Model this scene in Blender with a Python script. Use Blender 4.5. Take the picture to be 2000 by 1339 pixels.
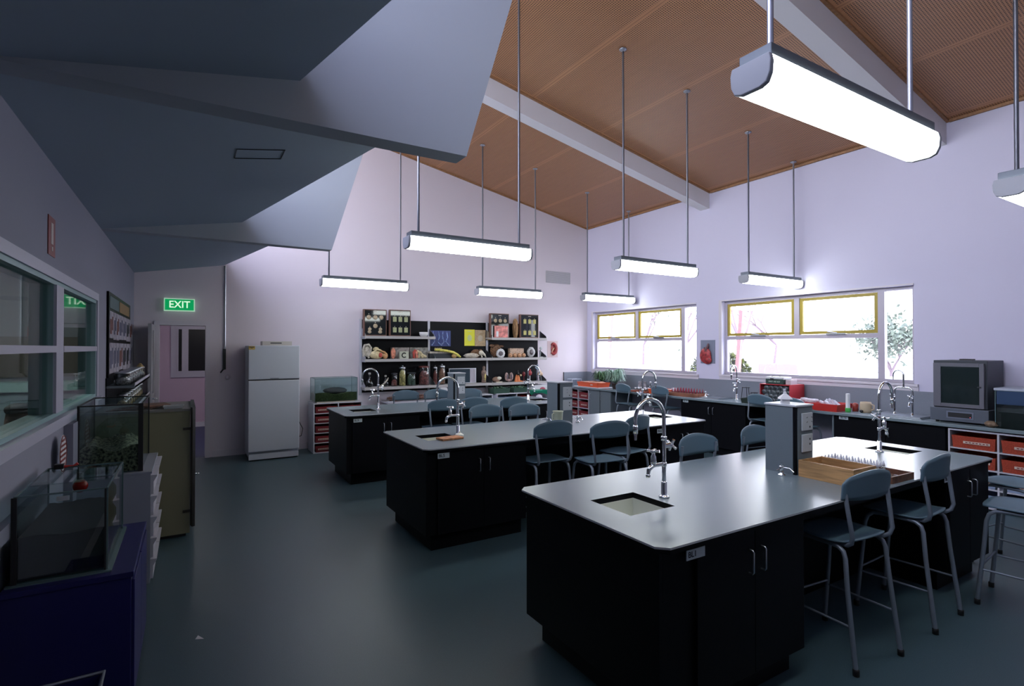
import bpy, bmesh, math, random
from mathutils import Vector, Matrix
random.seed(7)
for _o in list(bpy.data.objects): bpy.data.objects.remove(_o)
PI = math.pi
SC = bpy.context.scene
COL = SC.collection

# ------------------------------------------------------------------ camera
FPX = 1037.5                      # focal length in pixels of the 2000x1339 frame
YAW = math.radians(31.17); PIT = math.radians(0.515); CH = 1.70
cam_d = bpy.data.cameras.new('camera')
cam_d.sensor_fit = 'HORIZONTAL'; cam_d.sensor_width = 36.0
cam_d.lens = FPX / 2000 * 36.0
cam_d.clip_start = 0.05; cam_d.clip_end = 300
cam = bpy.data.objects.new('camera', cam_d); COL.objects.link(cam)
cam.location = (0, 0, CH)
cam.rotation_euler = (PI/2 + PIT, 0, -YAW)
SC.camera = cam
# ------------------------------------------------------------------ light / exposure
SC.view_settings.view_transform = 'Standard'
SC.view_settings.look = 'None'
SC.view_settings.gamma = 1.0
SC.view_settings.use_curve_mapping = False
SC.view_settings.exposure = 0.2
W = bpy.data.worlds.new('sky'); SC.world = W; W.use_nodes = True
_n = W.node_tree.nodes; _l = W.node_tree.links
_bg = _n['Background']
_tc = _n.new('ShaderNodeTexCoord'); _sp = _n.new('ShaderNodeSeparateXYZ'); _l.new(_tc.outputs['Generated'], _sp.inputs[0])
_rp = _n.new('ShaderNodeValToRGB'); _l.new(_sp.outputs[2], _rp.inputs[0]); _l.new(_rp.outputs[0], _bg.inputs[0])
_rp.color_ramp.elements[0].position = 0.0; _rp.color_ramp.elements[0].color = (0.92, 0.93, 1.0, 1)      # overcast haze at the horizon
_rp.color_ramp.elements[1].position = 0.7; _rp.color_ramp.elements[1].color = (0.66, 0.70, 1.0, 1)
_bg.inputs[1].default_value = 9.0
LAMP = 12.0                       # strength of the fluorescent diffusers

# ------------------------------------------------------------------ pixel -> world helpers (points at real distances)
_f = Vector((math.sin(YAW)*math.cos(PIT), math.cos(YAW)*math.cos(PIT), math.sin(PIT)))
_r = Vector((math.cos(YAW), -math.sin(YAW), 0)); _u = _r.cross(_f)
_C = Vector((0, 0, CH))
def _ray(px, py): return _f + _r*((px-1000)/FPX) - _u*((py-669.5)/FPX)
def AX(px, py, x): d = _ray(px, py); return _C + d*(x/d.x)
def AY(px, py, y): d = _ray(px, py); return _C + d*(y/d.y)
def AZ(px, py, z): d = _ray(px, py); return _C + d*((z-CH)/d.z)

# ------------------------------------------------------------------ materials
MATS = {}
def mat(name, col, rough=0.6, metal=0.0, spec=0.5, noise=0.0, nscale=40.0, bump=0.0, bscale=200.0, emit=0.0, ecol=None, coat=0.0, col2=None, stretch=None):
    if name in MATS: return MATS[name]
    m = bpy.data.materials.new(name); m.use_nodes = True; MATS[name] = m
    nt = m.node_tree; b = nt.nodes['Principled BSDF']
    b.inputs['Base Color'].default_value = (*col, 1); b.inputs['Roughness'].default_value = rough
    b.inputs['Metallic'].default_value = metal; b.inputs['Specular IOR Level'].default_value = spec
    b.inputs['Coat Weight'].default_value = coat
    if emit:
        b.inputs['Emission Color'].default_value = (*(ecol or col), 1); b.inputs['Emission Strength'].default_value = emit
    tc = nt.nodes.new('ShaderNodeTexCoord')
    src = tc.outputs['Object']
    if stretch:
        mp = nt.nodes.new('ShaderNodeMapping'); mp.inputs['Scale'].default_value = stretch
        nt.links.new(src, mp.inputs[0]); src = mp.outputs[0]
    if noise or col2:
        t = nt.nodes.new('ShaderNodeTexNoise'); t.inputs['Scale'].default_value = nscale; t.inputs['Detail'].default_value = 4
        nt.links.new(src, t.inputs['Vector'])
        rp = nt.nodes.new('ShaderNodeValToRGB')
        c2 = col2 or tuple(max(0, c*(1-noise)) for c in col)
        c1 = col if col2 else tuple(min(1, c*(1+noise)) for c in col)
        rp.color_ramp.elements[0].position = 0.38; rp.color_ramp.elements[1].position = 0.62
        rp.color_ramp.elements[0].color = (*c2, 1); rp.color_ramp.elements[1].color = (*c1, 1)
        nt.links.new(t.outputs[0], rp.inputs[0]); nt.links.new(rp.outputs[0], b.inputs['Base Color'])
    if bump:
        t = nt.nodes.new('ShaderNodeTexNoise'); t.inputs['Scale'].default_value = bscale; t.inputs['Detail'].default_value = 3
        nt.links.new(src, t.inputs['Vector'])
        bp = nt.nodes.new('ShaderNodeBump'); bp.inputs['Strength'].default_value = bump; bp.inputs['Distance'].default_value = 0.002
        nt.links.new(t.outputs[0], bp.inputs['Height']); nt.links.new(bp.outputs[0], b.inputs['Normal'])
    return m
def glass_mat(name, tint=(0.9, 0.95, 0.95), refl=1.0, rough=0.0, base=0.03):
    if name in MATS: return MATS[name]
    m = bpy.data.materials.new(name); m.use_nodes = True; MATS[name] = m
    nt = m.node_tree; nt.nodes.clear()
    o = nt.nodes.new('ShaderNodeOutputMaterial'); tr = nt.nodes.new('ShaderNodeBsdfTransparent'); gl = nt.nodes.new('ShaderNodeBsdfGlossy')
    fr = nt.nodes.new('ShaderNodeFresnel'); ge = nt.nodes.new('ShaderNodeNewGeometry')      # same reflectance on both faces of a thin sheet
    ir = nt.nodes.new('ShaderNodeMath'); ir.operation = 'MULTIPLY_ADD'; ir.inputs[1].default_value = 1/1.5-1.5; ir.inputs[2].default_value = 1.5
    nt.links.new(ge.outputs['Backfacing'], ir.inputs[0]); nt.links.new(ir.outputs[0], fr.inputs[0])
    mu = nt.nodes.new('ShaderNodeMath'); mu.operation = 'MULTIPLY_ADD'; mu.inputs[1].default_value = refl; mu.inputs[2].default_value = base; mu.use_clamp = True
    mx = nt.nodes.new('ShaderNodeMixShader')
    tr.inputs[0].default_value = (*tint, 1); gl.inputs['Roughness'].default_value = rough
    nt.links.new(fr.outputs[0], mu.inputs[0]); nt.links.new(mu.outputs[0], mx.inputs[0])
    nt.links.new(tr.outputs[0], mx.inputs[1]); nt.links.new(gl.outputs[0], mx.inputs[2]); nt.links.new(mx.outputs[0], o.inputs[0])
    return m

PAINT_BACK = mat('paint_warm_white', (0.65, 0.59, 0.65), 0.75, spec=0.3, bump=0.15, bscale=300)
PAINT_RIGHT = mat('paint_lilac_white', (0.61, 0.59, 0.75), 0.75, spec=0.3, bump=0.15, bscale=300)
PAINT_LEFT_DIM = mat('paint_left_wall_dimmed', (0.25, 0.25, 0.31), 0.75, spec=0.3, bump=0.15, bscale=300)  # left side's dimness is put into the wall colour
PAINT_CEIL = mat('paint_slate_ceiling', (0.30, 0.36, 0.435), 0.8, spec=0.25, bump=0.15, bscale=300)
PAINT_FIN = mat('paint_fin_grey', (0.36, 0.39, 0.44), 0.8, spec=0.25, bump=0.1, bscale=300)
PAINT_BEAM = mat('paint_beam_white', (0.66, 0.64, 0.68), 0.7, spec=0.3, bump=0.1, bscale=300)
TRIM_W = mat('trim_gloss_white', (0.62, 0.58, 0.64), 0.4)
FRAME_ALU = mat('window_frame_white', (0.46, 0.42, 0.50), 0.35)
FRAME_GREEN = mat('frame_pale_green', (0.22, 0.34, 0.35), 0.45)
SASH = mat('sash_olive_gold', (0.36, 0.27, 0.03), 0.45)
WOODTRIM = mat('trim_brown', (0.30, 0.15, 0.07), 0.55, noise=0.15, nscale=30)
BLACKLAM = mat('black_laminate', (0.004, 0.0042, 0.006), 0.45, spec=0.12)
CHARCOAL = mat('charcoal_panel', (0.02, 0.024, 0.03), 0.5, spec=0.35)
GREYLAM = mat('grey_laminate', (0.13, 0.16, 0.18), 0.45, noise=0.12, nscale=350)
TOPLAM = mat('worktop_speckled', (0.175, 0.225, 0.25), 0.27, spec=0.65, noise=0.10, nscale=500)
TOPEDGE = mat('worktop_edge_pale', (0.48, 0.50, 0.54), 0.4)
CHROME = mat('chrome', (0.75, 0.77, 0.80), 0.09, metal=1.0)
STEEL = mat('satin_steel', (0.5, 0.53, 0.57), 0.3, metal=1.0)
STOOLTUBE = mat('stool_tube_grey', (0.21, 0.245, 0.29), 0.38, metal=0.35)
STOOLPL = mat('stool_plastic_slate', (0.085, 0.145, 0.19), 0.42, bump=0.1, bscale=400)
RUBBER = mat('black_rubber', (0.008, 0.008, 0.009), 0.7)
CERAM = mat('sink_ceramic', (0.80, 0.82, 0.72), 0.3)
WHITEPL = mat('white_plastic', (0.65, 0.65, 0.68), 0.4)
SOCKET = mat('socket_plate', (0.45, 0.48, 0.50), 0.4)
DARKDOT = mat('dark_dot', (0.01, 0.01, 0.012), 0.5)
PLATE = mat('label_plate_grey', (0.55, 0.62, 0.64), 0.5)
INK = mat('ink_black', (0.006, 0.008, 0.02), 0.6)
DIFF = mat('lamp_diffuser', (0.9, 0.95, 0.95), 0.4, emit=LAMP, ecol=(0.93, 1.0, 0.97))
HOUSING = mat('lamp_housing_grey', (0.10, 0.115, 0.14), 0.4, metal=0.4)
ENDCAP = mat('lamp_endcap', (0.35, 0.36, 0.40), 0.45)
ROD = mat('lamp_rod', (0.36, 0.37, 0.43), 0.3, metal=0.7)
PANE = glass_mat('window_pane', (0.96, 0.97, 0.96))
PANE_IN = glass_mat('inner_pane', (0.80, 0.90, 0.88), refl=0.75, base=0.0)
TANK = glass_mat('tank_glass', (0.84, 0.92, 0.92), refl=0.8, base=0.05)
TANKEDGE = mat('tank_edge_green', (0.10, 0.16, 0.17), 0.25)
JARGL = glass_mat('jar_glass', (0.80, 0.85, 0.85), refl=1.2, base=0.04)
REDPL = mat('red_plastic', (0.55, 0.03, 0.025), 0.4)
ORANGE = mat('orange_plastic', (0.72, 0.10, 0.03), 0.42)
MAROON = mat('maroon_plastic', (0.20, 0.02, 0.025), 0.45, noise=0.2, nscale=90)
CREAMLBL = mat('cream_label', (0.60, 0.50, 0.42), 0.6)
CARCASS = mat('white_carcass', (0.50, 0.50, 0.56), 0.5)
PALEBLUE = mat('pale_blue_tray', (0.22, 0.28, 0.40), 0.45)

# ------------------------------------------------------------------ geometry collector
class MB:
    def __init__(s): s.v = []; s.f = []; s.m = []; s.cur = 0; s.mats = []; s.off = Vector((0, 0, 0)); s.smf = []; s.sm = False
    def use(s, m, smooth=None):
        if m not in s.mats: s.mats.append(m)
        s.cur = s.mats.index(m)
        if smooth is not None: s.sm = smooth
        return s
    def add(s, vs, fs):
        b = len(s.v); s.v += [Vector(v) for v in vs]
        for f in fs: s.f.append(tuple(b+i for i in f)); s.m.append(s.cur); s.smf.append(s.sm)
        return s
    def box(s, x0, y0, z0, x1, y1, z1):
        if x0 > x1: x0, x1 = x1, x0
        if y0 > y1: y0, y1 = y1, y0
        if z0 > z1: z0, z1 = z1, z0
        vs = [(x0,y0,z0),(x1,y0,z0),(x1,y1,z0),(x0,y1,z0),(x0,y0,z1),(x1,y0,z1),(x1,y1,z1),(x0,y1,z1)]
        return s.add(vs, [(0,3,2,1),(4,5,6,7),(0,1,5,4),(1,2,6,5),(2,3,7,6),(3,0,4,7)])
    def tbox(s, x0, y0, z0, x1, y1, z1, t):        # box whose top is wider by t all round (trays)
        vs = [(x0,y0,z0),(x1,y0,z0),(x1,y1,z0),(x0,y1,z0),(x0-t,y0-t,z1),(x1+t,y0-t,z1),(x1+t,y1+t,z1),(x0-t,y1+t,z1)]
        return s.add(vs, [(0,3,2,1),(4,5,6,7),(0,1,5,4),(1,2,6,5),(2,3,7,6),(3,0,4,7)])
    def obox(s, c, d, rz=0.0, rx=0.0, ry=0.0):
        M = Matrix.Translation(c) @ Matrix.Rotation(rz, 4, 'Z') @ Matrix.Rotation(rx, 4, 'X') @ Matrix.Rotation(ry, 4, 'Y')
        a, b, h = d[0]/2, d[1]/2, d[2]/2
        vs = [M @ Vector(v) for v in [(-a,-b,-h),(a,-b,-h),(a,b,-h),(-a,b,-h),(-a,-b,h),(a,-b,h),(a,b,h),(-a,b,h)]]
        return s.add(vs, [(0,3,2,1),(4,5,6,7),(0,1,5,4),(1,2,6,5),(2,3,7,6),(3,0,4,7)])
    def tray(s, x0, y0, z0, x1, y1, z1, w=0.006, t=0.015, rim=0.008):   # open box with flaring walls
        o0 = [(x0,y0,z0),(x1,y0,z0),(x1,y1,z0),(x0,y1,z0)]
        o1 = [(x0-t,y0-t,z1),(x1+t,y0-t,z1),(x1+t,y1+t,z1),(x0-t,y1+t,z1)]
        i1 = [(x0-t+w,y0-t+w,z1),(x1+t-w,y0-t+w,z1),(x1+t-w,y1+t-w,z1),(x0-t+w,y1+t-w,z1)]
        i0 = [(x0+w,y0+w,z0+w),(x1-w,y0+w,z0+w),(x1-w,y1-w,z0+w),(x0+w,y1-w,z0+w)]
        fs = [(0,3,2,1)]
        for k in range(4):
            n = (k+1) % 4
            fs += [(k,n,4+n,4+k),(4+k,4+n,8+n,8+k),(8+k,8+n,12+n,12+k)]
        fs.append((12,13,14,15))
        return s.add(o0+o1+i1+i0, fs)
    def prism(s, poly, ax, a, b):
        def P(u, v, w): return {'x': (w,u,v), 'y': (u,w,v), 'z': (u,v,w)}[ax]
        n = len(poly); vs = [P(u,v,a) for u,v in poly] + [P(u,v,b) for u,v in poly]
        return s.add(vs, [tuple(range(n)), tuple(range(2*n-1, n-1, -1))] + [(i,(i+1)%n,n+(i+1)%n,n+i) for i in range(n)])
    def tube(s, pts, r, n=10, cap=True):
        pts = [Vector(p) for p in pts]; m = len(pts)
        rr = r if isinstance(r, (list, tuple)) else [r]*m
        T = [(pts[min(i+1,m-1)]-pts[max(i-1,0)]).normalized() for i in range(m)]
        up = Vector((0,0,1)) if abs(T[0].z) < 0.9 else Vector((1,0,0))
        N = (up - T[0]*up.dot(T[0])).normalized(); vs = []
        for i in range(m):
            N = (N - T[i]*N.dot(T[i])).normalized(); B = T[i].cross(N)
            vs += [pts[i] + (N*math.cos(2*PI*k/n) + B*math.sin(2*PI*k/n))*rr[i] for k in range(n)]
        fs = [(i*n+k, i*n+(k+1)%n, (i+1)*n+(k+1)%n, (i+1)*n+k) for i in range(m-1) for k in range(n)]
        old = s.sm; s.sm = True; s.add(vs, fs); s.sm = old
        if cap: s.add(vs[:n], [tuple(range(n-1,-1,-1))]); s.add(vs[-n:], [tuple(range(n))])
        return s
    def lathe(s, prof, c=(0,0,0), n=20, ax='z', smooth=True, squash=1.0):
        vs = []
        for r, z in prof:
            for k in range(n):
                a = 2*PI*k/n; x, y = r*math.cos(a), r*math.sin(a)*squash
                p = {'z': (x,y,z), 'x': (z,x,y), 'y': (x,z,y)}[ax]
                vs.append((c[0]+p[0], c[1]+p[1], c[2]+p[2]))
        m = len(prof)
        fs = [(i*n+k, i*n+(k+1)%n, (i+1)*n+(k+1)%n, (i+1)*n+k) for i in range(m-1) for k in range(n)]
        old = s.sm; s.sm = smooth
        s.add(vs, fs + [tuple(range(n-1,-1,-1)), tuple(range((m-1)*n, m*n))]); s.sm = old
        return s
    def ball(s, c, r, n=14, m=9, jit=0.0):
        if not isinstance(r, (tuple, list)): r = (r, r, r)
        vs = [(c[0], c[1], c[2]-r[2])]
        for i in range(1, m):
            th = PI*i/m
            for k in range(n):
                j = 1 + (random.random()-0.5)*jit
                vs.append((c[0]+r[0]*j*math.sin(th)*math.cos(2*PI*k/n), c[1]+r[1]*j*math.sin(th)*math.sin(2*PI*k/n), c[2]-r[2]*j*math.cos(th)))
        vs.append((c[0], c[1], c[2]+r[2])); L = len(vs)-1
        fs = [(0, 1+(k+1)%n, 1+k) for k in range(n)]
        for i in range(m-2): fs += [(1+i*n+k, 1+i*n+(k+1)%n, 1+(i+1)*n+(k+1)%n, 1+(i+1)*n+k) for k in range(n)]
        fs += [(L, 1+(m-2)*n+k, 1+(m-2)*n+(k+1)%n) for k in range(n)]
        old = s.sm; s.sm = True; s.add(vs, fs); s.sm = old
        return s
    def grid(s, fn, nu, nv, thick=0.0, nrm=None):   # fn(u,v)->point ; closed slab when thick given
        P = [[Vector(fn(i/nu, j/nv)) for i in range(nu+1)] for j in range(nv+1)]
        w = nu+1; a = [p for row in P for p in row]
        fs = [(j*w+i, j*w+i+1, (j+1)*w+i+1, (j+1)*w+i) for j in range(nv) for i in range(nu)]
        if not thick: return s.add(a, fs)
        d = Vector(nrm)*thick; b = [p+d for p in a]; L = len(a)
        f2 = [tuple(L+i for i in reversed(f)) for f in fs]
        rim = [j*w for j in range(nv)] ; side = []
        edge = [i for i in range(nu)] + [ (j*w+nu) for j in range(nv)] + [nv*w+i for i in range(nu,0,-1)] + [j*w for j in range(nv,0,-1)]
        for k in range(len(edge)):
            p, q = edge[k], edge[(k+1) % len(edge)]
            side.append((q, p, L+p, L+q))
        return s.add(a+b, fs+f2+side)
    def build(s, name, m=None, parent=None, bevel=0.0, label=None):
        if m is not None and not s.mats: s.mats = [m]
        off = Vector((0,0,0))
        if parent is not None: off = parent.get('_w') and Vector(parent['_w']) or Vector((0,0,0))
        else:
            if s.v:
                lo = [min(v[i] for v in s.v) for i in range(3)]; hi = [max(v[i] for v in s.v) for i in range(3)]
                off = Vector(((lo[0]+hi[0])/2, (lo[1]+hi[1])/2, lo[2]))
        me = bpy.data.meshes.new(name); me.from_pydata([v-off for v in s.v], [], s.f)
        for mm in s.mats: me.materials.append(mm)
        me.polygons.foreach_set('material_index', s.m); me.polygons.foreach_set('use_smooth', s.smf)
        me.update()
        bm = bmesh.new(); bm.from_mesh(me); bmesh.ops.recalc_face_normals(bm, faces=bm.faces)
        bm.to_mesh(me); bm.free()
        o = bpy.data.objects.new(name, me); COL.objects.link(o)
        if parent is not None: o.parent = parent; o['_w'] = list(off)
        else: o.location = off; o['_w'] = list(off)
        if bevel:
            b = o.modifiers.new('bevel', 'BEVEL'); b.width = bevel; b.segments = 2; b.limit_method = 'ANGLE'; b.angle_limit = math.radians(50)
        if label: o['label'] = label
        return o
# '_w' remembers the world point a thing's local frame starts at, so children can be given in world numbers
def tag(o, label, cat, group=None):
    o['label'] = label; o['category'] = cat
    if group: o['group'] = group
    return o
def thing(name, label, cat, loc, group=None, rz=0.0, world=True):
    o = bpy.data.objects.new(name, None); COL.objects.link(o); o.location = loc; o.rotation_euler = (0, 0, rz)
    o.empty_display_size = 0.05
    o['_w'] = list(loc) if world else [0.0, 0.0, 0.0]
    return tag(o, label, cat, group)
def struct(o): o['kind'] = 'structure'; return o
def dup(root, loc, rz=0.0, label=None, group=None, drop=()):
    r = root.copy(); COL.objects.link(r); r.location = loc; r.rotation_euler = (0, 0, rz)
    if label: r['label'] = label
    if group: r['group'] = group
    for ch in list(root.children):
        if ch.name.split('.')[0] in drop: continue
        c = ch.copy(); COL.objects.link(c); c.parent = r
        for g in list(ch.children):
            d = g.copy(); COL.objects.link(d); d.parent = c
    return r
def text(name, s, size, m, parent, loc, face='-y', depth=0.001, align='CENTER', sx=1.0):
    cu = bpy.data.curves.new(name, 'FONT'); cu.body = s; cu.size = size; cu.extrude = depth; cu.align_x = align; cu.align_y = 'CENTER'; cu.offset = size*0.012
    ob = bpy.data.objects.new(name, cu); COL.objects.link(ob)
    bpy.context.view_layer.update()
    me = bpy.data.meshes.new_from_object(ob.evaluated_get(bpy.context.evaluated_depsgraph_get()))
    bpy.data.objects.remove(ob)
    R = {'-y': Matrix.Rotation(PI/2, 4, 'X'), '-x': Matrix.Rotation(-PI/2, 4, 'Z') @ Matrix.Rotation(PI/2, 4, 'X'),
         '+x': Matrix.Rotation(PI/2, 4, 'Z') @ Matrix.Rotation(PI/2, 4, 'X'), '+y': Matrix.Rotation(PI, 4, 'Z') @ Matrix.Rotation(PI/2, 4, 'X')}[face]
    w = Vector(parent['_w']) if parent is not None else Vector((0,0,0))
    me.transform(Matrix.Translation(Vector(loc)-w) @ R @ Matrix.Scale(sx, 4, (1,0,0)))
    me.materials.clear(); me.materials.append(m)
    o = bpy.data.objects.new(name, me); COL.objects.link(o); o.parent = parent; o['_w'] = list(w)
    return o
def arc(c, r, a0, a1, n, plane='xz'):
    out = []
    for i in range(n+1):
        a = a0 + (a1-a0)*i/n
        u, v = r*math.cos(a), r*math.sin(a)
        out.append((c[0]+u, c[1], c[2]+v) if plane == 'xz' else ((c[0], c[1]+u, c[2]+v) if plane == 'yz' else (c[0]+u, c[1]+v, c[2])))
    return out
# ================================================================== ROOM SHELL
XL, XR, YB, YF = -0.713, 7.76, 9.504, -0.75      # left, right, back, front wall faces
WT = 0.16
def woodz(x): return 4.42 + 0.2005*(7.765-x)
FINS = [(6.15, 6.28), (2.74, 2.88)]               # concrete fins / beams
floor_m = mat('vinyl_floor_teal', (0.050, 0.090, 0.110), 0.38, spec=0.45, noise=0.16, nscale=260, bump=0.12, bscale=500)
struct(MB().box(XL-3.6, YF-0.3, -0.1, XR+0.3, YB+0.08, 0).build('floor', floor_m))
# back wall with the doorway at x -0.454..0.229
DX0, DX1, DH = -0.40, 0.195, 2.04
m = MB(); zt = 6.4
m.box(XL-WT, YB, 0, DX0, YB+WT, zt); m.box(DX1, YB, 0, XR+WT, YB+WT, zt); m.box(DX0, YB, DH, DX1, YB+WT, zt)
struct(m.build('wall_back', PAINT_BACK))
m = MB().box(XL-3.6, YF-WT, 0, XR+WT, YF, zt); struct(m.build('wall_front', PAINT_LEFT_DIM))
# right wall with two window openings
W1 = (6.44, 9.29, 1.225, 2.49); W2 = (3.09, 5.90, 1.245, 2.49)
m = MB()
def xw(y0, y1, z0, z1): m.box(XR, y0, z0, XR+WT, y1, z1)
xw(YF, W2[0], 0, zt); xw(W2[1], W1[0], 0, zt); xw(W1[1], YB, 0, zt)
xw(W2[0], W2[1], 0, W2[2]); xw(W2[0], W2[1], W2[3], zt); xw(W1[0], W1[1], 0, W1[2]); xw(W1[0], W1[1], W1[3], zt)
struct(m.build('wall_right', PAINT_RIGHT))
# left wall : window band 1.25..2.11 up to y 5.86, high light coming in over it is stopped by the low ceiling
LW = (0.6, 5.86, 1.27, 2.115); WL = 0.115
m = MB()
m.box(XL-WL, YF, 0, XL, LW[0], 3.3); m.box(XL-WL, LW[1], 0, XL, YB, 3.3)
m.box(XL-WL, LW[0], 0, XL, LW[1], LW[2]); m.box(XL-WL, LW[0], LW[3], XL, LW[1], 3.3)
struct(m.build('wall_left', PAINT_LEFT_DIM))

# ---- perforated timber ceiling, one panel per bay
def perf_mat():
    m = bpy.data.materials.new('perforated_plywood'); m.use_nodes = True; nt = m.node_tree; N = nt.nodes; L = nt.links
    b = N['Principled BSDF']; b.inputs['Roughness'].default_value = 0.42; b.inputs['Specular IOR Level'].default_value = 0.45
    g = N.new('ShaderNodeNewGeometry'); sx = N.new('ShaderNodeSeparateXYZ'); L.new(g.outputs['Position'], sx.inputs[0])
    def M(op, a, bb=None, c=None):
        n = N.new('ShaderNodeMath'); n.operation = op
        for i, q in enumerate((a, bb, c)):
            if q is None: continue
            if isinstance(q, (int, float)): n.inputs[i].default_value = q
            else: L.new(q, n.inputs[i])
        return n.outputs[0]
    P = 0.0235
    def cell(s): return M('SUBTRACT', M('FRACT', M('DIVIDE', s, P)), 0.5)
    cx, cy = cell(sx.outputs[0]), cell(sx.outputs[1])
    d = M('SQRT', M('ADD', M('MULTIPLY', cx, cx), M('MULTIPLY', cy, cy)))
    hole = M('LESS_THAN', d, 0.29)
    # plain margin round every 1.2 x 3.3 m sheet
    fx = M('FRACT', M('DIVIDE', M('SUBTRACT', sx.outputs[0], 0.44), 1.2)); fy = M('FRACT', M('DIVIDE', M('SUBTRACT', sx.outputs[1], 2.81), 3.405))
    inx = M('MULTIPLY', M('GREATER_THAN', fx, 0.028), M('LESS_THAN', fx, 0.972))
    iny = M('MULTIPLY', M('GREATER_THAN', fy, 0.060), M('LESS_THAN', fy, 0.962))
    hole = M('MULTIPLY', hole, M('MULTIPLY', inx, iny))
    joint = M('LESS_THAN', M('ABSOLUTE', M('SUBTRACT', fx, 0.5)), 0.4975)
    t = N.new('ShaderNodeTexNoise'); t.inputs['Scale'].default_value = 3.0; t.inputs['Detail'].default_value = 6
    mp = N.new('ShaderNodeMapping'); mp.inputs['Scale'].default_value = (9, 0.8, 1); L.new(g.outputs['Position'], mp.inputs[0]); L.new(mp.outputs[0], t.inputs[0])
    r = N.new('ShaderNodeValToRGB'); r.color_ramp.elements[0].color = (0.40, 0.185, 0.085, 1); r.color_ramp.elements[1].color = (0.50, 0.245, 0.120, 1)
    L.new(t.outputs[0], r.inputs[0])
    m1 = N.new('ShaderNodeMixRGB'); m1.inputs[2].default_value = (0.045, 0.02, 0.012, 1); L.new(hole, m1.inputs[0]); L.new(r.outputs[0], m1.inputs[1])
    m2 = N.new('ShaderNodeMixRGB'); m2.inputs[1].default_value = (0.22, 0.09, 0.04, 1); L.new(joint, m2.inputs[0]); L.new(m1.outputs[0], m2.inputs[2])
    L.new(m2.outputs[0], b.inputs['Base Color'])
    return m
PERF = perf_mat()
def slope_slab(m, x0, x1, y0, y1, dz, th):        # strip under the raked ceiling
    m.prism([(x0, woodz(x0)-dz), (x1, woodz(x1)-dz), (x1, woodz(x1)-dz+th), (x0, woodz(x0)-dz+th)], 'y', y0, y1); return m
BAYS = [(6.28, YB), (2.88, 6.15), (YF, 2.74)]
for y0, y1 in BAYS:
    struct(slope_slab(MB(), 0.30, XR, y0-0.05, y1+0.05, 0, 0.10).build('ceiling', PERF))
# brown cover strips at the walls and beams
m = MB()
for y0, y1 in BAYS:
    for a, b in ((y0+0.002, y0+0.035), (y1-0.035, y1-0.002)): slope_slab(m, 0.32, XR-0.001, a, b, 0.022, 0.022)
    m.box(XR-0.035, y0+0.036, woodz(XR)-0.028, XR-0.001, y1-0.036, woodz(XR)+0.004)
struct(m.build('trim_1', WOODTRIM))
# raked beams under the timber ceiling
for i, (a, b) in enumerate(FINS):
    m = MB(); slope_slab(m, 1.35, XR, a+0.0, b+0.06, 0.285, 0.285)
    struct(m.build('trim_%d' % (i+2), PAINT_BEAM))
# fins: bottom level at 2.8, end slanting outwards as it rises
for a, b in FINS:
    zt2 = 5.4; xe = 1.352 + 0.305*(zt2-2.8)
    m = MB().prism([(XL, 2.8), (1.352, 2.8), (xe, zt2), (0.33, zt2+0.35), (0.30, 3.3), (XL, 3.3)], 'y', a, b)
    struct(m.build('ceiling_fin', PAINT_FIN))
# low raked ceilings: hinge on the left wall at 2.8, free edge runs from x .45 at the far fin to x 1.36 at the near one
SL = 0.172
for y0, y1 in ((6.28, YB), (2.88, 6.15), (YF, 2.74)):
    far_x = 0.45; near_x = 0.45 + 0.268*(y1-y0)
    pts = [(XL, y0), (near_x, y0), (far_x, y1), (XL, y1)]
    z = lambda x: 2.8 + SL*(x-XL)
    m = MB(); lo = [(x, y, z(x)) for x, y in pts]; hi = [(x, y, z(x)+0.09) for x, y in pts]
    m.add(lo+hi, [(0,1,2,3),(7,6,5,4),(0,4,5,1),(1,5,6,2),(2,6,7,3),(3,7,4,0)])
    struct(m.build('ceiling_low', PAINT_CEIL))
# clerestory over the low roof: sill, head, mullions, glass
m = MB(); m.box(0.16, YF, 3.10, 0.26, YB, 3.42); m.box(0.16, YF, 5.75, 0.26, YB, 6.35)
for y in (YF+0.06, 2.81, 6.21, YB-0.06, 1.0, 4.5, 7.85): m.box(0.17, y-0.03, 3.42, 0.25, y+0.03, 5.75)
cl = struct(m.build('window_4', FRAME_ALU))
MB().box(0.205, YF, 3.42, 0.211, YB, 5.75).build('pane', PANE, cl)
# access hatch in the low ceiling (thin frame line)
hc = [(0.245, 3.79), (0.53, 3.79), (0.53, 3.98), (0.245, 3.98)]
m = MB()
def strip(p, q, w=0.006):
    (ax, ay), (bx, by) = p, q
    az = 2.8+SL*(ax-XL)-0.002; bz = 2.8+SL*(bx-XL)-0.002
    m.tube([(ax, ay, az), (bx, by, bz)], w*0.5, 6)
for k in range(4): strip(hc[k], hc[(k+1) % 4])
tag(m.build('access_hatch', CHARCOAL), 'rectangular access hatch outline in the low grey ceiling', 'hatch')
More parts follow.
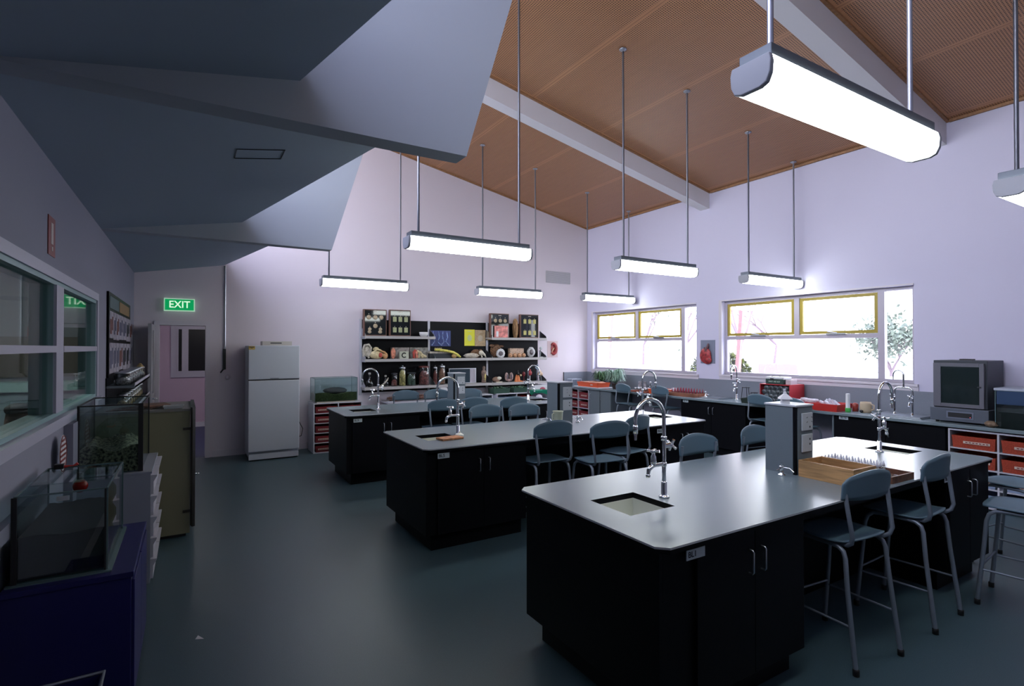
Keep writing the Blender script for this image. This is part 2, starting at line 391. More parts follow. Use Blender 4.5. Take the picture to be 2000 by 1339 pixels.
# ---- baseboards, door frame, corridor
m = MB(); m.box(DX1+0.10, YB-0.014, 0, 7.1, YB, 0.10); struct(m.build('baseboard_back', TRIM_W))
m = MB(); m.box(XL, YF, 0, XL+0.014, 9.0, 0.10); struct(m.build('baseboard_left', TRIM_W))
m = MB(); m.box(XL, YB-0.012, 0, DX0-0.075, YB, 0.10)
fr = MB(); fr.box(DX0-0.065, YB-0.02, 0, DX0, YB+WT+0.01, DH+0.065); fr.box(DX1, YB-0.02, 0, DX1+0.065, YB+WT+0.01, DH+0.065); fr.box(DX0, YB-0.02, DH, DX1, YB+WT+0.01, DH+0.065)
struct(fr.build('door_1', TRIM_W))
PINK = mat('corridor_pink', (0.50, 0.36, 0.46), 0.7, bump=0.1)
blue_fl = mat('corridor_blue_floor', (0.02, 0.03, 0.10), 0.5)
struct(MB().box(-2.6, YB+0.08, -0.06, 2.6, 13.4, 0.0).build('floor_corridor', blue_fl))
m = MB(); m.box(-2.6, 13.34, 0, 2.6, 13.5, 2.7); m.box(-2.7, YB+WT, 0, -2.6, 13.5, 2.7); m.box(2.6, YB+WT, 0, 2.7, 13.5, 2.7); struct(m.build('wall_corridor', PINK))
struct(MB().box(-2.7, YB+WT, 2.7, 2.7, 13.5, 2.8).build('ceiling_corridor', PAINT_CEIL))
struct(MB().box(-2.6, 13.31, 0, 2.6, 13.34, 0.10).build('baseboard_corridor', TRIM_W))
# corridor window: white frame, dark glass, side slot
w = MB()
def frm(mb, x0, x1, z0, z1, y, t=0.05, d=0.04):
    mb.box(x0, y-d, z0, x1, y, z0+t); mb.box(x0, y-d, z1-t, x1, y, z1); mb.box(x0, y-d, z0+t, x0+t, y, z1-t); mb.box(x1-t, y-d, z0+t, x1, y, z1-t)
frm(w, -0.36, 1.25, 1.07, 2.23, 13.34, 0.10, 0.03); frm(w, -0.255, 1.15, 1.17, 2.13, 13.32, 0.035, 0.02); w.box(-0.16, 13.29, 1.20, -0.04, 13.32, 2.10)
wo = struct(w.build('window_5', FRAME_ALU))
MB().box(-0.25, 13.318, 1.18, 1.14, 13.33, 2.12).build('pane', mat('night_pane', (0.004, 0.004, 0.006), 0.3), wo)
# open door leaf standing at the left jamb, glazed strip in it
m = MB(); hx = DX0-0.055
lx0, lx1 = hx-0.042, hx
m.box(lx0, 8.72, 0.012, lx1, 9.47, 0.95); m.box(lx0, 8.72, 0.95, lx1, 8.98, 2.03); m.box(lx0, 9.22, 0.95, lx1, 9.47, 2.03); m.box(lx0, 8.98, 0.95, lx1, 9.22, 1.05); m.box(lx0, 8.98, 1.95, lx1, 9.22, 2.03)
LEAF = mat('door_leaf_grey', (0.33, 0.33, 0.36), 0.5)
dl = struct(m.build('door_2', LEAF))
MB().box(lx0+0.018, 8.98, 1.05, lx1-0.018, 9.22, 1.95).build('pane', PANE, dl)
h = MB(); h.tube([(lx1, 8.80, 1.0), (lx1+0.05, 8.80, 1.0), (lx1+0.055, 8.81, 1.0), (lx1+0.055, 8.92, 1.0)], 0.009); h.box(lx1, 8.775, 0.93, lx1+0.008, 8.825, 1.10)
h.build('door_handle', CHROME, dl)
# ---- right wall windows
def window(idx, Y0, Y1, Z0, Z1, ys):
    xo = XR+0.075; m = MB(); t = 0.045
    m.box(xo, Y0, Z0, xo+0.06, Y1, Z0+t); m.box(xo, Y0, Z1-t, xo+0.06, Y1, Z1); m.box(xo, Y0, Z0+t, xo+0.06, Y0+t, Z1-t); m.box(xo, Y1-t, Z0+t, xo+0.06, Y1, Z1-t)
    yA, yB2 = ys       # narrow fixed light lies nearer the camera than yA
    zt_ = 1.865
    m.box(xo-0.005, yA-0.04, Z0+t, xo+0.065, yA+0.04, Z1-t)
    m.box(xo, yB2-0.04, zt_+0.03, xo+0.06, yB2+0.04, Z1-t)
    m.box(xo-0.004, yA+0.04, zt_-0.03, xo+0.062, Y1-t, zt_+0.03)
    f = struct(m.build('window_%d' % idx, FRAME_ALU))
    MB().box(xo+0.03, Y0+t, Z0+t, xo+0.036, Y1-t, Z1-t).build('pane', PANE, f)
    for a, b in ((yA+0.045, yB2-0.045), (yB2+0.045, Y1-t-0.005)):
        s_ = MB(); q = 0.042; z0, z1 = zt_+0.035, Z1-t-0.005
        s_.box(xo+0.008, a, z0, xo+0.045, b, z0+q); s_.box(xo+0.008, a, z1-q, xo+0.045, b, z1); s_.box(xo+0.008, a, z0+q, xo+0.045, a+q, z1-q); s_.box(xo+0.008, b-q, z0+q, xo+0.045, b, z1-q)
        sa = s_.build('sash', SASH, f)
        mid = (a+b)/2
        k = MB(); k.box(xo-0.03, mid-0.13, z0-0.012, xo+0.006, mid+0.13, z0+0.008); k.tube([(xo-0.02, mid-0.02, z0+0.01), (xo-0.045, mid+0.10, z0+0.03)], 0.007)
        k.build('winder', STEEL, sa)
    # inside sill and reveal lining
    l = MB(); l.box(XR-0.035, Y0-0.05, Z0-0.03, xo, Y1+0.05, Z0); l.box(XR-0.014, Y0-0.05, Z0-0.085, XR, Y1+0.05, Z0-0.03)
    l.box(XR-0.014, Y1, Z0, XR, Y1+0.055, Z1+0.0); l.box(XR-0.014, Y0-0.0, Z1, XR, Y1+0.055, Z1+0.02)
    l.build('window_sill', TRIM_W, f)
window(1, W1[0], W1[1], W1[2], W1[3], (6.80, 8.00))
window(2, W2[0], W2[1], W2[2], W2[3], (3.49, 4.64))
# ---- left wall interior window
m = MB(); x0, x1 = XL-WL+0.0, XL+0.0
def lb(ya, yb, za, zb, xa=XL-WL, xb=XL+0.004): m.box(xa, ya, za, xb, yb, zb)
lb(LW[0], LW[1], LW[2], LW[2]+0.03); lb(LW[0], LW[1], LW[3]-0.03, LW[3]); lb(LW[0], LW[0]+0.03, LW[2]+0.03, LW[3]-0.03); lb(LW[1]-0.03, LW[1], LW[2]+0.03, LW[3]-0.03)
for yc in (4.31, 2.30): lb(yc-0.11, yc+0.11, LW[2]+0.03, LW[3]-0.03, xb=XL-0.001)
lf = struct(m.build('window_3', FRAME_GREEN))
m = MB(); m.box(XL-0.024, LW[0]+0.03, 1.672, XL+0.016, 4.199, 1.712); m.box(XL-0.024, 4.421, 1.672, XL+0.016, LW[1]-0.03, 1.712)
m.box(XL+0.001, LW[0], LW[3]-0.002, XL+0.016, LW[1]+0.06, LW[3]+0.06); m.box(XL+0.001, LW[1]+0.0, LW[2]-0.07, XL+0.016, LW[1]+0.06, LW[3]-0.002)
m.box(XL+0.001, LW[0], LW[2]-0.075, XL+0.016, LW[1], LW[2]-0.02); m.box(XL+0.001, LW[0], LW[2]-0.02, XL+0.045, LW[1]+0.06, LW[2]+0.004)
for yc in (4.31,): m.box(XL-0.002, yc-0.105, LW[2]+0.03, XL+0.014, yc+0.105, LW[3]-0.03)
m.build('window_frame', mat('trim_lilac', (0.42, 0.41, 0.50), 0.45), lf)
MB().box(XL-0.032, LW[0]+0.03, LW[2]+0.03, XL-0.026, LW[1]-0.03, LW[3]-0.03).build('pane', PANE_IN, lf)
# service duct running down the left wall under the window post
struct(MB().box(XL, 4.52, 0, XL+0.05, 4.72, LW[2]-0.075).build('trim_4', PAINT_LEFT_DIM))
struct(MB().box(XL, 0.6, 0.86, XL+0.035, 4.05, 0.93).build('trim_5', PAINT_LEFT_DIM))

def fill_lamp(name, label, x, y, z, lx, ly, e):  # unseen lamps, added to brighten the corridor and the side room
    t = thing(name, label, 'lamp', (x, y, z)); MB().box(x-lx, y-ly, z, x+lx, y+ly, z+0.05).build('housing', ENDCAP, t)
    MB().box(x-lx+0.02, y-ly+0.02, z-0.03, x+lx-0.02, y+ly-0.02, z).build('diffuser', mat('fill_lamp_%g' % e, (0.9, 0.95, 0.95), 0.4, emit=e, ecol=(1, 0.97, 0.95)), t)
fill_lamp('unseen_ceiling_light', 'unseen fluorescent ceiling light added to brighten the corridor beyond the open door', 0.6, 11.4, 2.645, 0.6, 0.08, 26)
fill_lamp('unseen_ceiling_light', 'unseen fluorescent ceiling light added to brighten the room behind the inner window', -1.9, 6.6, 2.845, 0.08, 0.6, 65)
# ---- the room beyond the inner window
m = MB(); m.box(-4.3, YF, 0, -4.2, 9.4, 2.9); m.box(-4.2, 8.9, 0, XL-WL, 9.0, 2.9)
struct(m.build('wall_side_room', mat('side_room_wall', (0.30, 0.30, 0.33), 0.8)))
struct(MB().box(-4.3, YF, 2.9, XL-WL-0.002, 9.0, 3.0).build('ceiling_side_room', PAINT_CEIL))
# ---- outdoors
pave = mat('pale_concrete_outdoors', (0.55, 0.54, 0.52), 0.9, noise=0.1, nscale=0.4)
struct(MB().box(XR+0.2, -60, -0.5, 130, 90, -0.45).build('ground_outdoors', pave))
# outer low roof west of the clerestory
struct(MB().box(XL-3.7, YF-WT, 3.30, 0.16, YB+WT, 3.38).build('roof_low', mat('roof_pale', (0.35, 0.36, 0.38), 0.8)))
# ================================================================== ISLAND BENCHES
ZB = 0.87
def island(name, label, X0, X1, Y0, Y1, sinks, texts, xc, xe):
    root = thing(name, label, 'lab bench', ((X0+X1)/2, (Y0+Y1)/2, 0), 'island laboratory benches')
    # worktop with chamfered corners and square sink cut-outs
    c = 0.045; T = 0.009
    outer = [(X0+c, Y0), (X1-c, Y0), (X1, Y0+c), (X1, Y1-c), (X1-c, Y1), (X0+c, Y1), (X0, Y1-c), (X0, Y0+c)]
    bm = bmesh.new()
    def loop(pts, z):
        vs = [bm.verts.new((x, y, z)) for x, y in pts]
        return vs, [bm.edges.new((vs[i], vs[(i+1) % len(vs)])) for i in range(len(vs))]
    holes = [[(a, b_), (a2, b_), (a2, b2), (a, b2)] for a, b_, a2, b2 in sinks]
    for z in (ZB, ZB-T):
        es = []; 
        for L_ in [outer]+holes: es += loop(L_, z)[1]
        bmesh.ops.triangle_fill(bm, use_beauty=True, use_dissolve=True, edges=es)
    bm.verts.ensure_lookup_table()
    k = 0; n_tot = len(outer)+sum(len(h) for h in holes)
    for L_ in [outer]+holes:
        n = len(L_)
        for i in range(n):
            a, b_ = k+i, k+(i+1) % n
            f = bm.faces.new((bm.verts[a], bm.verts[b_], bm.verts[b_+n_tot], bm.verts[a+n_tot])); f.material_index = 1 if k == 0 else 2
        k += n
    bmesh.ops.recalc_face_normals(bm, faces=bm.faces)
    me = bpy.data.meshes.new('worktop'); bm.to_mesh(me); bm.free(); me.transform(Matrix.Translation(-Vector(root['_w'])))
    me.materials.append(TOPLAM); me.materials.append(TOPEDGE); me.materials.append(BLACKLAM)
    o = bpy.data.objects.new('worktop', me); COL.objects.link(o); o.parent = root
    bx0, bx1, by0, by1 = X0+0.03, X1-0.03, Y0+0.03, Y1-0.03
    zc = ZB-0.03
    i_ = 0.004; eb = MB()
    ob = [(X0+c+i_, Y0+i_), (X1-c-i_, Y0+i_), (X1-i_, Y0+c+i_), (X1-i_, Y1-c-i_), (X1-c-i_, Y1-i_), (X0+c+i_, Y1-i_), (X0+i_, Y1-c-i_), (X0+i_, Y0+c+i_)]
    ib = [(x+(0.03 if x < (X0+X1)/2 else -0.03), y+(0.03 if y < (Y0+Y1)/2 else -0.03)) for x, y in ob]
    vs = [(x, y, zc) for x, y in ob]+[(x, y, ZB-T) for x, y in ob]+[(x, y, zc) for x, y in ib]+[(x, y, ZB-T) for x, y in ib]
    eb.add(vs, [f_ for k_ in range(8) for f_ in ((k_, (k_+1) % 8, 8+(k_+1) % 8, 8+k_), (16+k_, 24+k_, 24+(k_+1) % 8, 16+(k_+1) % 8), (k_, 16+k_, 16+(k_+1) % 8, (k_+1) % 8), (8+k_, 8+(k_+1) % 8, 24+(k_+1) % 8, 24+k_))])
    eb.build('edge_band', BLACKLAM, root)
    for xa, xb in ((bx0, xe), (X1-0.72, bx1)):
        m = MB(); ya_, yb_ = by0+0.02, by1-0.02; m.box(xa, ya_, 0.145, xb, yb_, 0.62); m.box(xa, ya_, 0.62, xa+0.02, yb_, zc); m.box(xb-0.02, ya_, 0.62, xb, yb_, zc); m.box(xa+0.02, ya_, 0.62, xb-0.02, ya_+0.02, zc); m.box(xa+0.02, yb_-0.02, 0.62, xb-0.02, yb_, zc)
        ka, kb = (xa+0.07, xb-0.01) if xa == bx0 else (xa+0.01, xb-0.07)
        m.box(ka, by0+0.08, 0, kb, by1-0.08, 0.145)
        m.build('cabinet', BLACKLAM, root, bevel=0.002)
        w = (xb-xa-0.01)
        for s, yy in ((-1, by0), (1, by1)):
            n = 2; x_ = 2*xc-xe+0.005 if xa == bx0 else xa+0.005
            dw = (xb-0.005-x_)/2
            for q in range(n):
                a, b_ = x_+q*dw+0.002, x_+(q+1)*dw-0.002
                d = MB().box(a, yy if s < 0 else yy-0.018, 0.15, b_, yy+0.018 if s < 0 else yy, zc-0.004).build('door', BLACKLAM, root, bevel=0.0015)
                hx_ = b_-0.045 if q == 0 else a+0.045
                yo = yy-0.026 if s < 0 else yy+0.026
                yi = yy+0.004 if s < 0 else yy-0.004
                MB().tube([(hx_, yi, 0.745), (hx_, yo+0.006*(-s), 0.745), (hx_, yo, 0.737), (hx_, yo, 0.643), (hx_, yo+0.006*(-s), 0.635), (hx_, yi, 0.635)], 0.0045, 8).build('handle', STEEL, d)
    ym = (Y0+Y1)/2
    MB().box(xe, ym-0.04, 0.02, X1-0.72, ym+0.04, zc).build('modesty_panel', BLACKLAM, root)
    MB().box(xe, by0+0.05, zc-0.06, X1-0.72, by1-0.05, zc).build('apron_rail', BLACKLAM, root)
    for a, b_, a2, b2 in sinks:
        m = MB(); d = 0.20; t = 0.012; z1 = zc-0.002; z0 = ZB-d
        m.box(a-t, b_-t, z0-t, a2+t, b2+t, z0); m.box(a-t, b_-t, z0, a, b2+t, z1); m.box(a2, b_-t, z0, a2+t, b2+t, z1); m.box(a, b_-t, z0, a2, b_, z1); m.box(a, b2, z0, a2, b2+t, z1)
        cl_ = MB(); q_ = 0.001; cl_.box(a-t, b_-t, zc-0.002, a-q_, b2+t, ZB-T); cl_.box(a2+q_, b_-t, zc-0.002, a2+t, b2+t, ZB-T); cl_.box(a-q_, b_-t, zc-0.002, a2+q_, b_-q_, ZB-T); cl_.box(a-q_, b2+q_, zc-0.002, a2+q_, b2+t, ZB-T); cl_.build('sink_collar', BLACKLAM, root)
        sk = m.build('sink_bowl', CERAM, root)
        MB().lathe([(0.0, 0), (0.03, 0), (0.03, 0.004), (0, 0.004)], ((a+a2)/2, (b_+b2)/2, z0), 16).build('drain', STEEL, sk)
    for s, x, wd in texts:
        p = MB().box(x, by0-0.003, 0.780, x+wd, by0+0.001, 0.824).build('number_plate', PLATE, root)
        text('lettering', s, 0.036, INK, p, (x+0.008, by0-0.0035, 0.802), '-y', 0.0005, 'LEFT')
    return root
island('lab_bench', 'nearest grey-topped black island bench, plate BL1 at its corner', 1.66, 5.20, 1.55, 2.68, [(1.865, 1.95, 2.18, 2.26), (4.77, 1.95, 5.03, 2.26)], [('BL1', 1.835, 0.118), ('BL2', 4.40, 0.10)], 2.315, 2.73)
island('lab_bench', 'middle grey-topped black island bench, plate BL5 at its corner', 1.63, 5.09, 4.06, 5.19, [(1.815, 4.45, 2.12, 4.77), (4.68, 4.45, 4.96, 4.77)], [('BL5', 1.755, 0.105), ('BL6', 4.30, 0.10)], 2.19, 2.63)
island('lab_bench', 'farthest black island bench, plate BL9, before the specimen shelves', 1.61, 5.02, 6.58, 7.66, [(1.81, 6.92, 2.105, 7.22), (4.64, 6.92, 4.92, 7.22)], [('BL9', 1.72, 0.105)], 2.145, 2.59)

# ------------------------------------------------------------------ gooseneck taps
def cross_handle(m, c, ax, r=0.030):
    if ax == 'z':
        for k in range(4):
            a = k*PI/2+0.5; m.tube([c, (c[0]+r*math.cos(a), c[1]+r*math.sin(a), c[2]+0.004)], [0.006, 0.0085], 8)
        m.ball(c, 0.012, 10, 6)
    else:
        for k in range(4):
            a = k*PI/2+0.5; m.tube([c, (c[0], c[1]+r*math.cos(a), c[2]+r*math.sin(a))], [0.006, 0.0085], 8)
        m.ball(c, 0.012, 10, 6)
def make_tap(loc, s, label, rz=0.0, z=ZB):      # s=-1 : spout towards -x
    t = thing('gooseneck_tap', label, 'tap', (loc[0], loc[1], z), 'tall chrome laboratory taps', rz, world=False)
    MB().lathe([(0.030, 0), (0.030, 0.006), (0.020, 0.012), (0.0165, 0.016), (0.0165, 0.085), (0.0115, 0.090)], n=18).build('base', CHROME, t)
    m = MB(); m.tube([(0, 0, 0.08), (0, 0, 0.33)], 0.0115, 12); m.lathe([(0.016, 0.315), (0.0165, 0.335), (0.012, 0.34)], n=14); m.lathe([(0.012, 0.17), (0.0155, 0.175), (0.0155, 0.19), (0.012, 0.195)], n=14); m.build('column', CHROME, t)
    pts = [(0, 0, 0.33), (0, 0, 0.44)] + arc((s*0.108, 0, 0.44), 0.108, 0 if s < 0 else PI, PI*0.98 if s < 0 else 0.02*PI, 16)[1:]
    e = pts[-1]; pts += [(e[0], 0, 0.41)]
    MB().tube(pts, 0.0105, 12).build('spout', CHROME, t)
    MB().lathe([(0.0135, 0.0), (0.0135, 0.03), (0.0115, 0.045)], (e[0], 0, 0.372), 14).tube([(e[0], 0, 0.375), (e[0], 0, 0.335)], [0.010, 0.007], 10).build('spout_nozzle', CHROME, t)
    # upper valve on the far side of the spout
    m = MB(); m.tube([(0, 0, 0.285), (-s*0.045, 0, 0.285)], [0.013, 0.016], 12); m.build('valve', CHROME, t)
    m = MB(); cross_handle(m, (-s*0.060, 0, 0.285), 'x', 0.036); m.tube([(-s*0.04, 0, 0.285), (-s*0.062, 0, 0.285)], 0.008, 8); m.build('cross_handle', CHROME, t)
    # side outlet with its own valve
    m = MB(); m.tube([(0, 0, 0.185), (s*0.075, 0, 0.185), (s*0.100, 0, 0.178), (s*0.118, 0, 0.165), (s*0.122, 0, 0.14)], [0.010, 0.010, 0.012, 0.012, 0.010], 12); m.lathe([(0.010, 0), (0.013, 0.004), (0.013, 0.014), (0.011, 0.018)], (s*0.122, 0, 0.125), 12)
    m.lathe([(0.013, 0.0), (0.017, 0.015), (0.015, 0.045), (0.009, 0.055), (0.008, 0.07)], (s*0.082, 0, 0.19), 14); m.build('side_outlet', CHROME, t)
    m = MB(); cross_handle(m, (s*0.082, 0, 0.262), 'z', 0.034); m.build('cross_handle', CHROME, t)
    return t
t1 = make_tap((2.255, 2.095), -1, 'tall chrome tap at the left sink of the nearest bench')
t2 = make_tap((4.705, 2.115), 1, 'tall chrome tap at the right sink of the nearest bench')
dup(t1, (2.195, 4.63, ZB), 0, 'tall chrome tap at the left sink of the middle bench')
dup(t2, (4.625, 4.63, ZB), 0, 'tall chrome tap at the right sink of the middle bench')
dup(t1, (2.17, 7.08, ZB), 0, 'tall chrome tap at the left sink of the farthest bench')
dup(t2, (4.58, 7.08, ZB), 0, 'tall chrome tap at the right end of the farthest bench')

# ------------------------------------------------------------------ power pedestals
def make_pedestal(x, y, label, w=0.19, d=0.215, h=0.455):
    t = thing('power_pedestal', label, 'power outlet tower', (x, y, ZB), 'power pedestals on the benches', world=False)
    MB().box(0.022, 0.0, 0.0, w, d, h-0.012).box(0.0, 0.022, 0.0, 0.022, d, h-0.012).build('body', GREYLAM, t)
    MB().box(0.004, 0.004, 0.0, 0.022, 0.022, h-0.012).build('corner_strip', BLACKLAM, t)
    MB().box(-0.006, -0.006, h-0.012, w+0.006, d+0.006, h).build('cap', TOPEDGE, t, bevel=0.002)
    for z0, dots in ((0.285, [(0.06, 0.085), (0.115, 0.085), (0.06, 0.055), (0.115, 0.055), (0.092, 0.022)]), (0.145, [(0.092, 0.082), (0.092, 0.05)])):
        p = MB().box(0.058, -0.010, z0, 0.178, 0.0, z0+0.115).build('socket_plate', SOCKET, t, bevel=0.003)
        m = MB()
        for i, (a, b) in enumerate(dots):
            if len(dots) == 5 and i < 4: m.obox((0.05+a, -0.0105, z0+b), (0.012, 0.002, 0.003), 0, 0, 0.5 if i % 2 else -0.5)
            else: m.box(0.05+a-0.005, -0.0115, z0+b-0.006, 0.05+a+0.005, -0.0095, z0+b+0.006)
        m.build('socket_slots', DARKDOT, p)
    return t
p1 = make_pedestal(3.372, 2.005, 'grey power pedestal on the nearest bench beside wooden boxes')
dup(p1, (3.425, 4.685, ZB), 0, 'grey power pedestal on the middle bench behind a plastic jug')
dup(p1, (3.345, 7.20, ZB), 0, 'grey power pedestal on the farthest bench before the specimen shelves')
def gas_tap(x, y, label, d=-1, z=ZB):
    t = thing('gas_tap', label, 'tap', (x, y, z), 'small chrome gas taps', world=False)
    m = MB(); m.lathe([(0.024, 0), (0.024, 0.006), (0.011, 0.012), (0.011, 0.04), (0.015, 0.045), (0.015, 0.06), (0.008, 0.066)], n=14)
    m.tube([(0, 0, 0.05), (d*0.05, -0.012, 0.05), (d*0.085, -0.016, 0.047)], [0.008, 0.006, 0.004], 8); m.tube([(0, 0, 0.05), (0.01, -0.05, 0.052), (0.012, -0.075, 0.03)], [0.008, 0.006, 0.005], 8)
    m.build('body', CHROME, t)
    MB().obox((0, 0, 0.073), (0.045, 0.010, 0.010), 0.6).build('lever', CHROME, t)
    return t
g1 = gas_tap(3.30, 2.06, 'small chrome gas tap left of the pedestal, nearest bench')
dup(g1, (3.355, 4.80, ZB), 0, 'small chrome gas tap left of the pedestal, middle bench')
dup(g1, (3.70, 4.70, ZB), 0, 'small chrome gas tap right of the pedestal, middle bench')

# ------------------------------------------------------------------ stools
def make_stool(label, back=True):
    t = thing('lab_stool', label, 'chair', (0, 0, 0), world=False)
    hw = 0.195
    # seat: slightly dished shell with rounded corners
    def seat(u, v):
        a = (u-0.5)*2; b = (v-0.5)*2
        rx = 0.205 - 0.02*max(0, b)**2; k = 1.0 - 0.10*(abs(a)*abs(b))**3
        x = a*rx*k; y = 0.02+b*0.185*k
        z = 0.652 - 0.012*(1-a*a)*(1-b*b) - (0.022*max(0, b-0.55)**1.5 if b > 0.55 else 0) + (0.02*(-b-0.6) if b < -0.6 else 0)
        return (x, y, z)
    m = MB(); m.sm = True; m.grid(seat, 12, 12, 0.009, (0, 0, 1)); m.build('seat', STOOLPL, t)
    if back:
        def bk(u, v):
            a = (u-0.5)*2; x = a*0.216
            top = 1.042 - 0.045*a*a - (0.02*(abs(a)-0.86)/0.14 if abs(a) > 0.86 else 0); bot = 0.883 + 0.008*a*a
            z = bot+(top-bot)*v
            y = -0.190 + 0.032*a*a - 0.012*(z-0.90)/0.14
            return (x, y, z)
        m = MB(); m.sm = True; m.grid(bk, 20, 6, 0.011, (0, 1, 0)); m.build('backrest', STOOLPL, t)
    # legs : side hoops split at the seat, one mesh per leg
    for sx in (-1, 1):
        q = sx
        rear = [(q*0.205, -0.215, 0.012), (q*0.192, -0.165, 0.42), (q*0.184, -0.150, 0.58), (q*0.181, -0.138, 0.612), (q*0.178, -0.110, 0.630), (q*0.176, -0.070, 0.634), (q*0.176, 0.0, 0.634)]
        front = [(q*0.203, 0.215, 0.012), (q*0.192, 0.180, 0.40), (q*0.185, 0.168, 0.56), (q*0.181, 0.155, 0.603), (q*0.178, 0.125, 0.628), (q*0.176, 0.08, 0.634), (q*0.176, 0.0, 0.634)]
        for pts in (rear, front):
            lg = MB().tube(pts, 0.0125, 10).build('leg', STOOLTUBE, t)
            MB().lathe([(0.016, 0), (0.0165, 0.03), (0.014, 0.034)], (pts[0][0], pts[0][1], 0.0), 12).build('rubber_foot', RUBBER, lg)
        if back:
            MB().tube([(q*0.150, -0.04, 0.640), (q*0.155, -0.10, 0.640), (q*0.165, -0.150, 0.645), (q*0.175, -0.178, 0.665), (q*0.183, -0.188, 0.70), (q*0.190, -0.166, 0.85), (q*0.192, -0.150, 0.965)], 0.0115, 10).build('back_post', STOOLTUBE, t)
        z = 0.235
        MB().tube([(q*0.200, -0.188, z), (q*0.197, 0.195, z)], 0.0065, 8).build('stretcher', STOOLTUBE, t)
    MB().tube([(-0.197, 0.190, 0.262), (0.197, 0.190, 0.262)], 0.0065, 8).build('stretcher', STOOLTUBE, t)
    return t
P0 = make_stool('slate blue lab stool pushed under the nearest bench, closest to the camera')
STOOLS = [  # x, y of the backrest crest, facing (0 = looks to +y), label, group
 (3.165, 1.44, -0.08, None, 'front'),
 (4.00, 1.43, 0.04, 'slate lab stool at the nearest bench, just right of the closest one', 'front'),
 (3.33, 2.79, PI, 'slate lab stool behind the nearest bench, only backrest seen, left one', 'rear'),
 (4.11, 2.84, PI+0.05, 'slate lab stool behind the nearest bench, next to its power pedestal', 'rear'),
 (2.85, 3.93, 0.0, 'slate lab stool at the middle bench, leftmost on its near side', 'front'),
 (3.275, 3.645, -0.10, 'slate lab stool pulled out from the middle bench, seat surface visible', 'front'),
 (3.82, 3.84, 0.22, 'slate lab stool turned sideways, rightmost on near side of middle bench', 'front'),
 (2.95, 5.52, PI, 'slate lab stool behind the middle bench, left one', 'rear'),
 (3.40, 5.38, PI-0.03, 'slate lab stool behind the middle bench, beside the plastic jug', 'rear'),
 (2.82, 6.34, 0.0, 'slate lab stool at the farthest bench, leftmost on near side', 'front'),
 (3.28, 6.37, 0.0, 'slate lab stool at the farthest bench, below its power pedestal', 'front'),
 (3.78, 6.15, 0.0, 'slate lab stool at the farthest bench, rightmost on near side', 'front'),
 (2.87, 7.98, PI, 'pale-lit lab stool behind the farthest bench, left one below the jars', 'rear'),
 (3.36, 7.92, PI, 'pale-lit lab stool behind the farthest bench, just left of the pedestal', 'rear'),
 (3.87, 7.76, PI, 'lab stool behind the farthest bench, just right of the pedestal', 'rear'),
 (6.82, 7.38, -PI/2-0.1, 'lab stool at the window counter, beneath the potted plant', 'counter'),
 (6.95, 6.60, -PI/2-0.09, 'lab stool at the window counter, in front of the orange tray', 'counter'),
 (6.92, 4.68, -PI/2-0.15, 'lab stool at the window counter, before the red bottle rack', 'counter'),
 (6.82, 4.16, -PI/2-0.15, 'lab stool at the window counter, mostly hidden behind near power pedestal', 'counter'),
]
GR = {'front': 'stools on the near side of the benches', 'rear': 'stools on the far side of the benches', 'counter': 'stools along the window counter'}
for i, (cx, cy, rz, lab, g) in enumerate(STOOLS):
    # backrest crest is at local (0,-0.205): shift to the stool centre
    ox, oy = 0.205*(-math.sin(rz)), 0.205*math.cos(rz)
    if i == 0:
        P0.location = (cx+ox, cy+oy, 0); P0.rotation_euler = (0, 0, rz); P0['group'] = GR[g]
    else: dup(P0, (cx+ox, cy+oy, 0), rz, lab, GR[g])
dup(P0, (4.71, 1.245, 0), 0.12, 'backless slate stool at the right end of the nearest bench', 'low stools at the right edge', drop=('backrest', 'back_post'))
dup(P0, (5.50, 1.50, 0), -0.15, 'slate stool seat cut by the right edge, behind the backless stool', 'low stools at the right edge', drop=('backrest', 'back_post'))

# ------------------------------------------------------------------ pendant lamps
def make_pendant(label):
    t = thing('pendant_light', label, 'lamp', (0, 0, 0), 'suspended fluorescent lamps', world=False)
    L = 0.655; zt = 0.0
    MB().box(-L+0.03, -0.062, -0.034, L-0.03, 0.062, 0.014).build('housing', HOUSING, t, bevel=0.003)
    prof = [(-0.070, -0.034), (0.070, -0.034), (0.076, -0.060), (0.073, -0.100), (0.060, -0.128), (0.035, -0.138), (-0.035, -0.138), (-0.060, -0.128), (-0.073, -0.100), (-0.076, -0.060)]
    m = MB(); m.prism(prof, 'x', -L+0.022, L-0.022); m.build('diffuser', DIFF, t)
    for s in (-1, 1):
        MB().prism([(a*1.03, (b+0.085)*1.03-0.085) for a, b in prof], 'x', s*(L-0.022), s*L).build('end_cap', ENDCAP, t, bevel=0.004)
    return t
pd = make_pendant('x')
def pendant(x, y, label, first=False, z=2.725):
    o = pd if first else dup(pd, (0, 0, 0))
    o.location = (x, y, z); o['label'] = label
    for s in (-1, 1):
        rx = x+s*0.535; zc = woodz(rx)
        if rx < 2.0 and y < 6 : zc = min(zc, woodz(rx))
        r = MB().tube([(s*0.535, 0, 0), (s*0.535, 0, zc-z)], 0.0115, 10).build('rod', ROD, o)
        MB().lathe([(0.045, -0.004), (0.042, -0.014), (0.02, -0.022), (0.014, -0.03)], (s*0.535, 0, zc-z+0.004), 18).build('ceiling_rose', ROD, r)
pendant(2.305, 1.14, 'largest lit fluorescent pendant hanging nearest, at the upper right', True)
pendant(4.73, 1.14, 'lit fluorescent pendant cut off by the right edge')
pendant(2.29, 4.535, 'lit fluorescent pendant in the middle row, nearest the grey fins')
pendant(4.77, 4.535, 'lit fluorescent pendant in the middle row, over the middle bench right end')
pendant(7.085, 4.55, 'lit fluorescent pendant of the middle row, in front of the big window wall', z=2.72)
